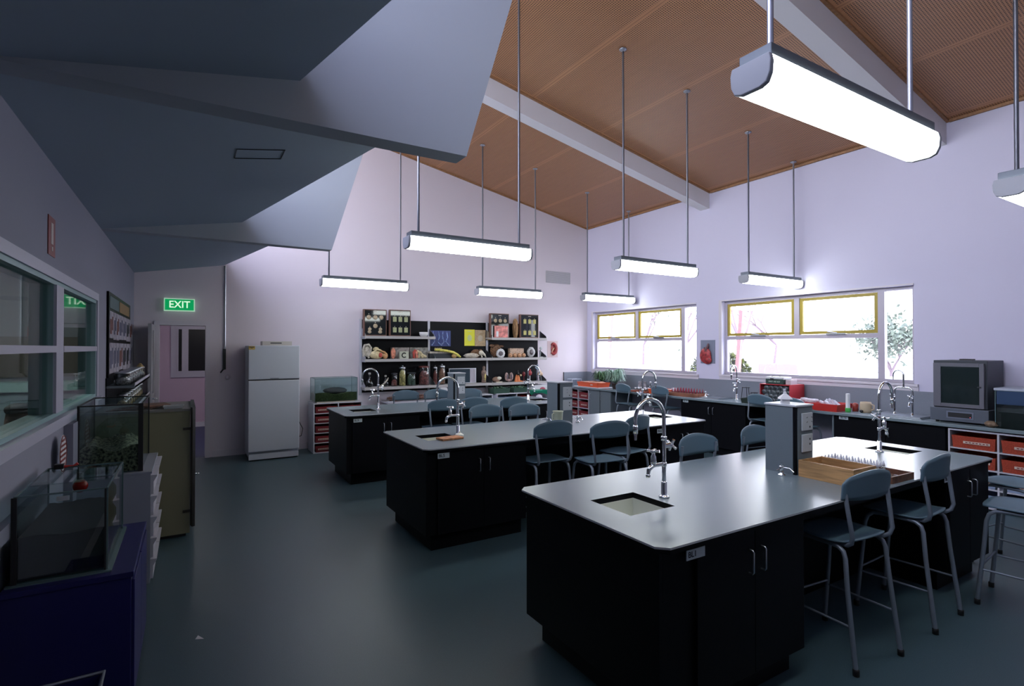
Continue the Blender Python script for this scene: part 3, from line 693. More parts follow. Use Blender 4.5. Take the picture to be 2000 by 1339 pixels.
pendant(2.24, 7.93, 'lit fluorescent pendant of the far row, below the small fin tip')
pendant(4.75, 7.93, 'lit fluorescent pendant of the far row, above the specimen shelves')
pendant(7.03, 7.95, 'lit fluorescent pendant of the far row, in the window corner', z=2.74)
# ================================================================== LEFT WALL AND BACK-LEFT
# exit sign
EXG = mat('exit_green', (0.0, 0.32, 0.10), 0.4, emit=0.55, ecol=(0.0, 0.40, 0.11))
EXW = mat('exit_letters_lit', (0.8, 1.0, 0.8), 0.4, emit=0.9, ecol=(0.60, 0.85, 0.60))
t = thing('exit_sign', 'lit green EXIT sign on the wall above the doorway', 'sign', (-0.146, 9.45, 2.255))
MB().box(-0.345, 9.44, 2.252, 0.052, YB, 2.442).build('housing', mat('sign_case', (0.45, 0.6, 0.5), 0.4, emit=0.35, ecol=(0.6, 1, 0.7)), t)
fp = MB().box(-0.331, 9.434, 2.266, 0.038, 9.440, 2.428).build('sign_face', EXG, t)
text('lettering', 'EXIT', 0.145, EXW, fp, (-0.146, 9.433, 2.347), '-y', 0.001, sx=0.92)
# conduit with pull cord down the back wall
t = thing('wall_conduit', 'slim grey conduit with dark strap running down the wall left of the fridge', 'pipe', (0.462, 9.48, 1.36))
MB().tube([(0.462, 9.485, 2.985), (0.462, 9.485, 1.66)], 0.013, 10).build('pipe', STEEL, t)
MB().box(0.435, 9.470, 1.36, 0.475, 9.50, 1.68).tube([(0.445, 9.48, 1.37), (0.40, 9.475, 1.31)], 0.010).build('strap', CHARCOAL, t)
MB().lathe([(0.0, 0), (0.035, 0), (0.032, 0.02), (0.0, 0.024)], (0.50, 9.48, 1.235), 16, ax='y').build('outlet', PAINT_BACK, t)
# fridge
FR = mat('fridge_white', (0.50, 0.53, 0.60), 0.38, bump=0.05)
fx0, fx1, fy0 = 0.735, 1.455, 8.80
t = thing('refrigerator', 'white two-door fridge freezer against the back wall', 'fridge', ((fx0+fx1)/2, 9.1, 0))
MB().box(fx0+0.01, fy0+0.07, 0.05, fx1-0.01, 9.46, 1.735).build('body', FR, t, bevel=0.008)
MB().box(fx0, fy0, 0.135, fx1, fy0+0.065, 1.205).build('fridge_door', FR, t, bevel=0.012)
d = MB().box(fx0, fy0, 1.222, fx1, fy0+0.065, 1.735).build('freezer_door', FR, t, bevel=0.012)
MB().box(fx0+0.005, fy0-0.003, 1.672, fx0+0.09, fy0, 1.725).build('rating_label', mat('label_yellow', (0.55, 0.38, 0.10), 0.6), d)
MB().box(fx0+0.012, fy0-0.004, 1.705, fx0+0.082, fy0-0.002, 1.716).box(fx0+0.03, fy0-0.004, 1.69, fx0+0.06, fy0-0.002, 1.697).build('label_print', DARKDOT, d)
MB().box(fx0+0.60, fy0-0.003, 1.695, fx0+0.65, fy0-0.001, 1.705).build('badge', STEEL, d)
MB().box(fx0+0.30, fy0-0.003, 1.232, fx0+0.42, fy0-0.001, 1.238).build('trim_mark', DARKDOT, d)
MB().box(fx0+0.10, fy0-0.005, 1.243, fx0+0.14, fy0, 1.252).build('light_spot', TRIM_W, d)
MB().box(fx0+0.004, fy0+0.02, 1.206, fx1-0.004, fy0+0.06, 1.221).build('door_gap', DARKDOT, t)
MB().box(fx0+0.01, fy0+0.015, 0.02, fx1-0.01, fy0+0.05, 0.105).build('kick_plate', FR, t, bevel=0.004)
MB().box(fx0+0.02, fy0+0.06, 0.0, fx1-0.02, 9.4, 0.05).build('feet', DARKDOT, t)
t = thing('document_tray', 'cream document tray lying on top of the fridge', 'tray', (1.12, 9.05, 1.735))
MB().tray(0.94, 8.92, 1.735, 1.36, 9.2, 1.80, 0.006, 0.0).build('shell', mat('cream_plastic', (0.5, 0.47, 0.43), 0.5), t)
MB().box(1.05, 8.912, 1.765, 1.21, 8.918, 1.78).build('slot', DARKDOT, t)
fridge = [o for o in COL.objects if o.name == 'refrigerator'][0]
(MB().tube([(1.445, 9.30, 0.66), (1.50, 9.30, 0.62), (1.53, 9.34, 0.50), (1.60, 9.36, 0.36), (1.58, 9.38, 0.24), (1.48, 9.42, 0.20)], 0.006, 6).build('power_cord', DARKDOT, fridge))

# pigeonhole cabinet with maroon trays (generic builder)
def cubby(name, label, x0, x1, y0, y1, z0, z1, cols, rows, face, tray_m, short, group=None, skip=(), lbl=True, mats_=None, tg='maroon storage trays', tname=None):
    """face '-y' or '-x' : side the trays show on"""
    T = 0.016
    t = thing(name, label, 'storage cabinet', ((x0+x1)/2, (y0+y1)/2, z0), group)
    m = MB(); m.box(x0, y0, z0, x1, y1, z0+T); m.box(x0, y0, z1-T, x1, y1, z1)
    if face == '-y': m.box(x0, y1-T, z0+T, x1, y1, z1-T); U0, U1, V0, V1 = x0, x1, y0, y1
    else: m.box(x1-T, y0, z0+T, x1, y1, z1-T); U0, U1, V0, V1 = y0, y1, x0, x1
    def cell(u0, v0, za, u1, v1, zb, mb=m):
        if face == '-y': mb.box(u0, v0, za, u1, v1, zb)
        else: mb.box(v0, u0, za, v1, u1, zb)
    for c in range(cols+1):
        u = U0+(U1-U0-T)*c/cols; cell(u, V0, z0+T, u+T, V1-T, z1-T)
    cw = (U1-U0-T)/cols; rh = (z1-z0-T)/rows
    m.build('carcass', CARCASS, t)
    sh = MB()
    for r in range(1, rows): 
        for c in range(cols): cell(U0+c*cw+T, V0, z0+r*rh, U0+(c+1)*cw, V1-T, z0+r*rh+T*0.8, sh)
    sh.build('shelves', CARCASS, t)
    k = 0
    for c in range(cols):
        for r in range(rows):
            if (c, r) in skip: continue
            u0, u1 = U0+c*cw+T+0.014, U0+(c+1)*cw-0.014; za = z0+r*rh+T*0.8+0.001; zb = za+rh*0.66
            mm = (mats_ or {}).get((c, r), tray_m)
            o = MB()
            d1 = min(V1-0.03, V0+0.40)
            if face == '-y': o.tray(u0+0.01, V0+0.008, za, u1-0.01, d1, zb, 0.004, 0.010)
            else: o.tray(V0+0.012, u0+0.01, za, d1, u1-0.01, zb, 0.004, 0.010)
            q = thing('storage_tray', 'x', 'tray', ((x0+x1)/2, (y0+y1)/2, za), tg)
            rows_w = ['bottom', 'lowest but one', 'third from the bottom', 'fourth from the bottom', 'fifth from the bottom', 'topmost']
            rw = 'top' if r == rows-1 else rows_w[r]
            tname = {'maroon_plastic': 'maroon', 'rust_red_tray': 'rust red', 'pale_blue_tray': 'pale blue', 'red_plastic': 'bright red'}[mm.name]+' tray'
            cwrd = ['left', 'right'][c] if cols == 2 else ['left', 'middle', 'right'][c] if cols == 3 else ''
            if face == '-x' and cols == 2: cwrd = ['right', 'left'][c]
            q['label'] = '%s, %s row%s, %s' % (tname, rw, ' '+cwrd+' column' if cwrd else '', short)
            o.build('tray_shell', mm, q)
            if lbl:
                zm = (za+zb)/2; L0 = u0+(u1-u0)*0.12; L1 = u0+(u1-u0)*0.72; lm = MB(); pm = MB()
                if face == '-y':
                    lm.box(L0, V0-0.006, zm-0.012, L1, V0-0.002, zm+0.012)
                    for w_ in range(7): pm.box(L0+0.01+w_*(L1-L0-0.02)/7, V0-0.0075, zm-0.005, L0+0.01+(w_+0.7)*(L1-L0-0.02)/7, V0-0.006, zm+0.005)
                else:
                    lm.box(V0-0.004, L0, zm-0.012, V0+0.002, L1, zm+0.012)
                    for w_ in range(7): pm.box(V0-0.0055, L0+0.01+w_*(L1-L0-0.02)/7, zm-0.005, V0-0.004, L0+0.01+(w_+0.7)*(L1-L0-0.02)/7, zm+0.005)
                ll = lm.build('tray_label', CREAMLBL, q); pm.build('handwriting', MAROON, ll)
            k += 1
    return t
cubby('tray_cabinet', 'pale tray cabinet under the small tank, beside the fridge', 1.69, 2.47, 8.94, 9.40, 0.0, 0.805, 2, 5, '-y', MAROON, 'cabinet beside the fridge', tg='maroon trays by the fridge')

def glass_tank(name, label, x0, x1, y0, y1, z0, z1, fill, fill_h, edges=TANKEDGE, ew=0.006, strips=()):
    t = thing(name, label, 'aquarium', ((x0+x1)/2, (y0+y1)/2, z0))
    g = 0.006; m = MB(); m.box(x0, y0, z0, x1, y0+g, z1); m.box(x0, y1-g, z0, x1, y1, z1); m.box(x0, y0+g, z0, x0+g, y1-g, z1); m.box(x1-g, y0+g, z0, x1, y1-g, z1); m.box(x0+g, y0+g, z0, x1-g, y1-g, z0+g)
    m.build('glass', TANK, t)
    e = MB()
    for x in (x0, x1):
        for y in (y0, y1): e.box(x-ew/2, y-ew/2, z0, x+ew/2, y+ew/2, z1+0.002)
    for z in (z1,):
        e.box(x0, y0-ew/2, z-ew/2, x1, y0+ew/2, z+ew/2); e.box(x0, y1-ew/2, z-ew/2, x1, y1+ew/2, z+ew/2); e.box(x0-ew/2, y0, z-ew/2, x0+ew/2, y1, z+ew/2); e.box(x1-ew/2, y0, z-ew/2, x1+ew/2, y1, z+ew/2)
    e.build('rim', edges, t)
    if fill:
        i = g+0.002
        def top(u, v):
            return (x0+i+(x1-x0-2*i)*u, y0+i+(y1-y0-2*i)*v, z0+g+0.002+fill_h*(1+(0.2 if fill is DARKWATER else 1)*(0.12*math.sin(9*u+3*v)+0.10*math.sin(5*v+2)+0.06*math.sin(31*u*v+7*u))))
        m = MB(); m.sm = True; m.grid(top, 16, 10)
        nU, nV = 16, 10
        m2 = m; base = z0+g+0.001
        P = [Vector(top(k/nU, 0)) for k in range(nU+1)] + [Vector(top(1, k/nV)) for k in range(1, nV+1)] + [Vector(top(1-k/nU, 1)) for k in range(1, nU+1)] + [Vector(top(0, 1-k/nV)) for k in range(1, nV)]
        n = len(P); m.sm = False
        m.add(P+[Vector((p.x, p.y, base)) for p in P], [(k, n+k, n+(k+1) % n, (k+1) % n) for k in range(n)]+[tuple(range(2*n-1, n-1, -1))])
        f = m.build('substrate', fill, t); f['kind'] = 'stuff'
    return t
SOIL = mat('tank_soil', (0.05, 0.048, 0.022), 0.9, col2=(0.014, 0.016, 0.008), nscale=40, bump=0.5, bscale=90)
GRAVEL = mat('tank_gravel', (0.30, 0.28, 0.18), 0.9, col2=(0.015, 0.012, 0.008), nscale=55, bump=0.8, bscale=80)
DARKWATER = mat('dark_soil_black', (0.006, 0.007, 0.006), 0.7, col2=(0.003, 0.003, 0.003), nscale=30)
gt = glass_tank('glass_tank', 'small glass tank with dark stone on the pale tray cabinet', 1.715, 2.395, 8.97, 9.34, 0.825, 1.205, mat('tank_moss', (0.06, 0.07, 0.022), 0.9, noise=0.4, nscale=60), 0.11)
tag(MB().box(1.75, 8.99, 0.805, 2.36, 9.32, 0.825).build('tank_base', CREAMLBL), 'cream board under the small glass tank', 'board')
MB().ball((2.07, 9.14, 0.985), (0.20, 0.09, 0.055), 16, 10, 0.15).build('stone', DARKWATER, gt)

# blue cabinet, nearest on the left
BLUEC = mat('royal_blue_cabinet', (0.015, 0.015, 0.10), 0.42, spec=0.3)
t = thing('blue_cabinet', 'dark royal blue cabinet under the nearest glass tank', 'cabinet', (-0.45, 3.5, 0))
MB().box(XL+0.015, 3.09, 0.0, -0.235, 3.92, 0.62).build('body', BLUEC, t, bevel=0.003)
MB().box(XL+0.015, 3.08, 0.62, -0.225, 3.93, 0.645).build('top_panel', BLUEC, t, bevel=0.002)
MB().box(-0.235, 3.10, 0.05, -0.222, 3.50, 0.60).build('door', BLUEC, t, bevel=0.002); MB().box(-0.235, 3.51, 0.05, -0.222, 3.91, 0.60).build('door', BLUEC, t, bevel=0.002)
t = glass_tank('glass_tank', 'nearest open glass tank with black soil, on the blue cabinet', -0.665, -0.335, 3.16, 3.82, 0.652, 1.035, DARKWATER, 0.185, ew=0.007)
MB().box(-0.69, 3.13, 0.6455, -0.315, 3.85, 0.6515).build('base_sheet', TANKEDGE, t)
MB().box(-0.322, 3.15, 0.649, -0.316, 3.83, 0.651).build('base_trim', mat('trim_bright', (0.75, 0.78, 0.9), 0.2, metal=0.3), t)
MB().box(-0.675, 3.150, 0.65, -0.655, 3.158, 1.035).box(-0.345, 3.151, 0.65, -0.338, 3.159, 1.035).build('silicone_seam', DARKDOT, t)
MB().box(-0.52, 3.152, 1.00, -0.475, 3.158, 1.02).build('paper_tag', SOCKET, t)
MB().box(-0.655, 3.35, 1.038, -0.345, 3.68, 1.044).build('glass_lid', TANK, t)
t = thing('heat_lamp', 'small red bulb in the nearest glass tank', 'lamp bulb', (-0.50, 3.62, 0.90))
MB().ball((-0.50, 3.62, 0.965), (0.034, 0.034, 0.036)).build('bulb', mat('red_bulb', (0.28, 0.01, 0.008), 0.12), t)
MB().tube([(-0.50, 3.62, 0.99), (-0.50, 3.62, 1.035)], 0.014).build('socket', DARKDOT, t)
t = thing('lamp_clip', 'black clip with red cord clamped on the nearest tank rim', 'clip', (-0.62, 3.82, 1.03))
MB().box(-0.64, 3.805, 1.03, -0.60, 3.84, 1.055).build('clip', DARKDOT, t)
MB().tube([(-0.60, 3.82, 1.04), (-0.56, 3.83, 1.035), (-0.54, 3.83, 1.05)], 0.008).build('cord', REDPL, t)
# white drawer unit with tank 2
t = thing('drawer_unit', 'grey drawer unit between blue and cream cabinets, drawers facing the room', 'drawers', (-0.46, 5.05, 0))
DRW = mat('drawer_grey_white', (0.27, 0.29, 0.35), 0.5)
MB().box(XL+0.015, 4.65, 0.0, -0.245, 5.46, 0.79).build('carcass', DRW, t)
MB().box(XL+0.015, 4.645, 0.79, -0.235, 5.465, 0.806).build('top_panel', DRW, t, bevel=0.002)
for i in range(5):
    z0 = 0.03+i*0.152
    for ya, yb in ((4.66, 5.05), (5.06, 5.45)):
        dd = MB().prism([(-0.244, z0), (-0.226, z0), (-0.226, z0+0.09), (-0.205, z0+0.128), (-0.205, z0+0.138), (-0.244, z0+0.138)], 'y', ya, yb).build('drawer', CARCASS, t)
t = glass_tank('glass_tank', 'taller glass tank with mottled gravel, on the grey drawer unit', -0.665, -0.30, 4.70, 5.44, 0.808, 1.292, GRAVEL, 0.155, edges=DARKDOT, ew=0.009)
MB().box(-0.322, 4.690, 0.808, -0.292, 4.700, 1.298).box(-0.668, 4.690, 0.808, -0.655, 4.70, 1.295).build('silicone_seam', DARKDOT, t)
# cream cabinet
CREAM = mat('cream_cabinet', (0.24, 0.225, 0.14), 0.55, bump=0.05)
t = thing('cream_cabinet', 'olive cream cabinet with black-edged door, beyond the gravel tank', 'cabinet', (-0.35, 6.0, 0))
MB().box(XL+0.02, 5.63, 0.03, 0.0, 6.42, 1.13).build('body', CREAM, t)
MB().box(XL+0.02, 5.66, 0.0, -0.03, 6.40, 0.03).build('plinth', DARKDOT, t)
MB().box(XL+0.02, 5.62, 1.13, 0.01, 6.43, 1.15).build('top_panel', mat('cabinet_top_grey', (0.22, 0.21, 0.20), 0.5), t)
d = MB().prism([(0.002, 5.615), (0.018, 5.560), (0.040, 5.575), (0.030, 6.42), (0.002, 6.42)], 'z', 0.10, 1.165).build('door', mat('door_edge_black', (0.008, 0.007, 0.007), 0.4), t)
for z in (0.22, 0.96): MB().box(-0.055, 5.612, z, 0.012, 5.63, z+0.022).build('hinge', mat('brown_hinge', (0.05, 0.04, 0.03), 0.5), t)
MB().tube([(0.036, 5.60, 0.56), (0.062, 5.60, 0.56)], 0.006).ball((0.064, 5.60, 0.56), 0.009).build('knob', CHROME, d)
t = thing('paper_stack', 'messy brown papers and envelopes on top of the cream cabinet', 'papers', (-0.35, 5.9, 1.15))
m = MB(); random.seed(3)
for i in range(7): m.obox((-0.45+i*0.03, 5.80+0.02*i, 1.154+0.004*i), (0.30-0.02*i, 0.24, 0.004), random.uniform(-0.4, 0.4), random.uniform(-0.01, 0.01))
m.build('sheets', mat('brown_paper', (0.16, 0.09, 0.06), 0.7, noise=0.5, nscale=9), t)
tag(MB().tray(-0.20, 5.68, 1.152, -0.06, 5.80, 1.176, 0.004, 0.01).build('shallow_dish', SOCKET), 'pale shallow dish on the cream cabinet front corner', 'dish')
# crate at the very bottom-left
t = thing('plastic_crate', 'dark crate with a bright handle rim on the floor, bottom left corner', 'crate', (-0.36, 2.45, 0))
MB().tray(-0.60, 2.20, 0.0, -0.30, 2.62, 0.42, 0.008, 0.012).build('shell', BLUEC, t)
MB().tube([(-0.62, 2.63, 0.425), (-0.285, 2.63, 0.425), (-0.285, 2.42, 0.425)], 0.008, 8).build('rim', STEEL, t)
tag(MB().add([(0.03, 3.62, 0.001), (0.075, 3.60, 0.001), (0.045, 3.66, 0.002), (0.04, 3.63, 0.003)], [(0, 1, 2), (0, 3, 1), (1, 3, 2), (2, 3, 0)]).build('paper_scrap', WHITEPL), 'tiny white paper scrap on the floor', 'paper')
# signs on the left wall
SG = mat('sign_red', (0.20, 0.02, 0.02), 0.5)
t = thing('fire_sign', 'tall red extinguisher sign high on the left wall', 'sign', (XL, 4.11, 2.24))
sp = MB().box(XL+0.001, 4.02, 2.245, XL+0.005, 4.20, 2.475).build('sign_plate', SG, t)
q = MB(); q.box(XL+0.0052, 4.085, 2.315, XL+0.007, 4.140, 2.440); q.box(XL+0.0052, 4.10, 2.275, XL+0.007, 4.13, 2.300); q.build('symbol', mat('sign_pale', (0.5, 0.42, 0.40), 0.6), sp)
t = thing('oval_notice', 'oval white notice with red print lines on the left wall', 'sign', (XL, 4.26, 0.94))
ov = MB().prism([(4.262+0.105*math.cos(a*PI/14), 1.045+0.115*math.sin(a*PI/14)) for a in range(28)], 'x', XL+0.036, XL+0.040).build('sign_plate', WHITEPL, t)
ol = MB().tube([(XL+0.041, 4.262+0.100*math.cos(a*PI/14), 1.045+0.110*math.sin(a*PI/14)) for a in range(29)], 0.003, 6); ol.build('sign_border', SG, ov)
q = MB()
for k, w_ in enumerate((0.04, 0.075, 0.08, 0.08, 0.07, 0.04)): q.box(XL+0.040, 4.262-w_, 1.12-k*0.03, XL+0.042, 4.262+w_, 1.133-k*0.03)
q.build('print_lines', SG, ov)
# poster board
t = thing('poster_board', 'black pinboard covered with chart posters on the left wall', 'pinboard', (XL, 7.4, 1.35))
y0b, y1b = 6.55, 8.72
MB().box(XL+0.001, y0b, 1.40, XL+0.02, y1b, 2.26).build('board', BLACKLAM, t)
PAP = mat('poster_paper', (0.33, 0.31, 0.36), 0.8, noise=0.25, nscale=18)
random.seed(11)
yy = y0b+0.04
MB().box(XL+0.021, y0b+0.05, 2.10, XL+0.024, y0b+0.85, 2.22).build('header_strip', mat('poster_teal', (0.12, 0.17, 0.18), 0.8), t); MB().box(XL+0.021, y0b+0.90, 2.10, XL+0.024, y1b-0.2, 2.22).build('header_strip', mat('poster_tan', (0.30, 0.20, 0.10), 0.8), t)
k = 0
while yy < y1b-0.1:
    w_ = random.choice((0.24, 0.30, 0.38))
    for za, zb in ((1.78, 2.07), (1.43, 1.75)):
        s_ = MB().box(XL+0.021, yy, za+random.uniform(0, .02), XL+0.024, min(yy+w_, y1b), zb).build('poster_sheet', PAP, t)
        q = MB(); q.box(XL+0.0245, yy+0.03, za+0.06, XL+0.026, yy+w_*0.5, zb-0.08); q.box(XL+0.0245, yy+w_*0.6, za+0.1, XL+0.026, yy+w_*0.85, zb-0.05); q.build('printed_figure', random.choice((CHARCOAL, mat('figure_brown', (0.16, 0.06, 0.05), 0.8), mat('figure_slate', (0.10, 0.10, 0.16), 0.8))), s_)
    yy += w_+0.015
# jar shelves below it
t = thing('wall_shelf', 'two-tier grey wall shelf of jars on the left wall', 'shelf', (XL+0.15, 7.5, 1.0))
for z in (1.30, 1.06):
    MB().box(XL+0.001, 6.50, z, XL+0.24, 8.85, z+0.022).build('shelf_board', GREYLAM, t)
    MB().box(XL+0.235, 6.50, z, XL+0.24, 8.85, z+0.05).build('front_lip', CARCASS, t)
MB().box(XL+0.001, 6.50, 0.98, XL+0.012, 8.85, 1.40).build('back_plate', BLACKLAM, t)
def make_jar(label, r, h, glassm=JARGL, lidm=STEEL, fillm=None, fh=0.6, grp=None, knob=False):
    t = thing('specimen_jar', label, 'jar', (0, 0, 0), grp, world=False)
    MB().lathe([(r*0.92, 0), (r, 0.006), (r, h*0.86), (r*0.86, h*0.92), (r*0.86, h*0.93)], n=18).build('glass', glassm, t)
    m = MB().lathe([(r*0.92, h*0.90), (r*0.95, h*0.92), (r*0.95, h*0.985), (r*0.6, h*1.0)], n=18)
    if knob: m.lathe([(r*0.2, h*1.0), (r*0.3, h*1.05), (r*0.1, h*1.08)], n=12)
    m.build('lid', lidm, t)
    if fillm: MB().lathe([(r*0.80, 0.006), (r*0.90, 0.02), (r*0.88, h*fh*0.7), (r*0.5, h*fh*0.93), (r*0.2, h*fh)], n=12).build('contents', fillm, t)
    return t
GREYC = mat('jar_contents_grey', (0.16, 0.16, 0.17), 0.8, noise=0.6, nscale=60); TANC = mat('jar_contents_tan', (0.36, 0.26, 0.12), 0.8, noise=0.6, nscale=45)
j0 = make_jar('wide glass jar at near end of the upper left wall shelf', 0.075, 0.13, fillm=GREYC, grp='jars on the left wall shelf')
j0.location = (XL+0.13, 6.62, 1.323)
n = 0; ords = ['second', 'third', 'fourth', 'fifth', 'sixth', 'seventh', 'eighth', 'ninth', 'tenth']
for i in range(6): dup(j0, (XL+0.13, 6.86+i*0.31, 1.323), 0, '%s glass jar from the near end, upper left wall shelf' % ords[i])
j1 = make_jar('slim glass jar at near end of the lower left wall shelf', 0.05, 0.15, fillm=TANC, grp='jars on the lower left wall shelf')
j1.location = (XL+0.13, 6.60, 1.083)
for i in range(7): dup(j1, (XL+0.13, 6.86+i*0.27, 1.083), 0, '%s glass jar from the near end, lower left wall shelf' % ords[i])
t = thing('wicker_figure', 'small yellowish ornament on the far end of the upper left wall shelf', 'ornament', (XL+0.13, 8.72, 1.323)); MB().lathe([(0.05, 0), (0.06, 0.03), (0.03, 0.07), (0.05, 0.12), (0.01, 0.17)], (XL+0.13, 8.74, 1.323), 12).build('figure', TANC, t)
tag(MB().box(XL+0.03, 6.42, 1.082, XL+0.235, 6.50, 1.12).build('red_box', REDPL), 'flat red box on near end of the lower left wall shelf', 'box')
t = thing('lab_stand', 'white instrument with a pale case, standing behind the gravel tank', 'instrument', (XL+0.16, 6.55, 0.81))
MB().box(XL+0.02, 6.46, 0.0, XL+0.30, 6.95, 0.90).build('case', CARCASS, t, bevel=0.006); MB().box(XL+0.04, 6.50, 0.90, XL+0.22, 6.9, 0.93).build('lid', WHITEPL, t)

# two people seated in the room behind the inner window
SKIN = mat('skin_tan', (0.23, 0.13, 0.10), 0.6); HAIR = mat('hair_dark', (0.02, 0.016, 0.02), 0.7, noise=0.4, nscale=60, bump=0.5, bscale=120)
SHIRT = mat('shirt_pale_green', (0.30, 0.42, 0.38), 0.8); TROU = mat('trousers_dark', (0.03, 0.035, 0.05), 0.8)
def person(label, base, rz, sc=1.0):
    t = thing('person', label, 'person', base, 'people in the side room', rz, world=False)
    J = {'pel': (0, 0, 0.50), 'wai': (0, 0.03, 0.62), 'che': (0, 0.10, 0.82), 'nek': (0, 0.15, 0.93), 'hed': (0, 0.20, 1.01), 'crn': (0, 0.26, 1.11), 'top': (0, 0.25, 1.20)}
    ch = [('pel', 'wai'), ('wai', 'che'), ('che', 'nek'), ('nek', 'hed'), ('hed', 'crn'), ('crn', 'top')]
    R = {'pel': .13, 'wai': .115, 'che': .125, 'nek': .055, 'hed': .085, 'crn': .108, 'top': .08}
    for s, k in ((-1, 'l'), (1, 'r')):
        J.update({k+'sh': (s*.16, .12, .86), k+'el': (s*.21, .25, .66), k+'wr': (s*.10, .45, .70), k+'ha': (s*.06, .52, .71), k+'hi': (s*.09, .02, .48), k+'kn': (s*.11, .42, .50), k+'an': (s*.11, .42, .09), k+'to': (s*.11, .56, .05)})
        R.update({k+'sh': .058, k+'el': .042, k+'wr': .030, k+'ha': .032, k+'hi': .085, k+'kn': .062, k+'an': .042, k+'to': .035})
        ch += [('che', k+'sh'), (k+'sh', k+'el'), (k+'el', k+'wr'), (k+'wr', k+'ha'), ('pel', k+'hi'), (k+'hi', k+'kn'), (k+'kn', k+'an'), (k+'an', k+'to')]
        for f in range(5):
            nm = k+'f%d' % f; J[nm+'a'] = (s*(.06+(f-2)*.016), .575, .712); J[nm+'b'] = (s*(.06+(f-2)*.02), .61+(.012 if f in (1, 2) else 0), .70); R[nm+'a'] = R[nm+'b'] = .008
            ch += [(k+'ha', nm+'a'), (nm+'a', nm+'b')]
    names = list(J); me = bpy.data.meshes.new('body'); me.from_pydata([Vector(J[n])*sc for n in names], [(names.index(a), names.index(b)) for a, b in ch], [])
    o = bpy.data.objects.new('body', me); COL.objects.link(o); o.parent = t
    sk = o.modifiers.new('skin', 'SKIN'); o.modifiers.new('sub', 'SUBSURF').levels = 2; o.modifiers['sub'].render_levels = 2
    for i, n in enumerate(names): me.skin_vertices[0].data[i].radius = (R[n]*sc, R[n]*sc)
    me.skin_vertices[0].data[0].use_root = True
    sk.use_smooth_shade = True
    bpy.context.view_layer.update()
    me2 = bpy.data.meshes.new_from_object(o.evaluated_get(bpy.context.evaluated_depsgraph_get()))
    o.modifiers.clear(); o.data = me2
    for mm in (SKIN, SHIRT, TROU): me2.materials.append(mm)
    for p in me2.polygons:
        c = p.center/sc; p.use_smooth = True
        if c.z > 0.93 or (c.y > 0.40 and c.z > 0.62): p.material_index = 0
        elif c.z > 0.56: p.material_index = 1
        else: p.material_index = 2
    MB().ball((0, 0.245*sc, 1.165*sc), (0.100*sc, 0.108*sc, 0.058*sc), 16, 10, 0.03).build('hair', HAIR, t)
    f = MB(); f.ball((0, 0.365*sc, 1.05*sc), (0.012*sc, 0.02*sc, 0.016*sc), 8, 6)
    for s in (-1, 1): f.ball((s*0.098*sc, 0.24*sc, 1.06*sc), (0.012*sc, 0.02*sc, 0.03*sc), 8, 6)
    f.build('nose_and_ears', SKIN, t)
    e = MB()
    for s in (-1, 1): e.ball((s*0.03*sc, 0.355*sc, 1.085*sc), 0.009*sc, 8, 6)
    e.box(-0.02*sc, 0.335*sc, 1.012*sc, 0.02*sc, 0.346*sc, 1.018*sc); e.build('eyes_and_mouth', HAIR, t)
    return t
def place_head(px, py, x, label, rz, sc):      # seat the figure so the crown lands where the head is seen
    p = AX(px, py, x); c = Vector((0, 0.265*sc, 1.10*sc)); c.rotate(Matrix.Rotation(rz, 3, 'Z'))
    return person(label, (p.x-c.x, p.y-c.y, 0), rz, sc), p
pa, pp = place_head(42, 780, -1.25, 'person with dark hair bending over a desk, pale green top, behind the inner window', -2.3, 1.0)
pb, _q = place_head(64, 766, -1.95, 'person with dark hair seated farther back behind the inner window', -2.3, 1.0)
def schair(loc, rz, label):
    t = thing('school_chair', label, 'chair', loc, 'chairs in the side room', rz, world=False)
    MB().box(-0.2, -0.17, 0.34, 0.2, 0.22, 0.365).build('seat', STOOLPL, t, bevel=0.01); MB().box(-0.2, -0.215, 0.60, 0.2, -0.195, 0.80).build('backrest', STOOLPL, t, bevel=0.01)
    for s in (-1, 1):
        MB().tube([(s*0.18, -0.20, 0), (s*0.18, -0.185, 0.345), (s*0.18, -0.187, 0.70)], 0.011).build('leg', STOOLTUBE, t); MB().tube([(s*0.18, 0.20, 0), (s*0.18, 0.18, 0.345)], 0.011).build('leg', STOOLTUBE, t)
for p_, lab in ((pa, 'chair under the person bending over the desk, side room'), (pb, 'chair under the person farther back, side room')):
    schair((p_.location.x, p_.location.y, 0), p_.rotation_euler.z, lab)
t = thing('side_room_bench', 'pale bench with cupboards along the end wall of the side room', 'bench', (-2.4, 8.7, 0))
MB().box(-4.15, 8.50, 0, XL-WL-.02, 8.88, 1.17).build('cupboards', mat('side_cupboard', (0.30, 0.36, 0.40), 0.6), t); MB().box(-4.15, 8.46, 1.17, XL-WL-.02, 8.88, 1.28).build('worktop', mat('side_worktop', (0.45, 0.62, 0.60), 0.4), t)
tag(MB().box(-4.15, 8.872, 1.33, XL-WL-.02, 8.895, 1.84).build('pinboard', mat('brown_panel', (0.15, 0.12, 0.10), 0.7)), 'long brown board band above the side room bench', 'board')
tag(MB().box(-4.15, 8.880, 2.30, XL-WL-.02, 8.895, 2.34).build('picture_rail', SG and mat('rail_grey', (.2, .2, .24), .6)), 'thin grey rail high on the side room end wall', 'rail')
t = thing('wall_notice', 'red notice with a pale figure on the side room end wall', 'sign', (-1.66, 8.89, 1.86))
a = AY(54, 637, 8.89); b = AY(71, 657, 8.89)
MB().box(a.x, 8.885, b.z, b.x, 8.895, a.z).build('notice_sheet', mat('notice_red', (.30, .05, .05), .6), t); MB().box(a.x*.65+b.x*.35, 8.880, b.z+.03, a.x*.35+b.x*.65, 8.885, a.z-.03).build('printed_figure', WHITEPL, t)
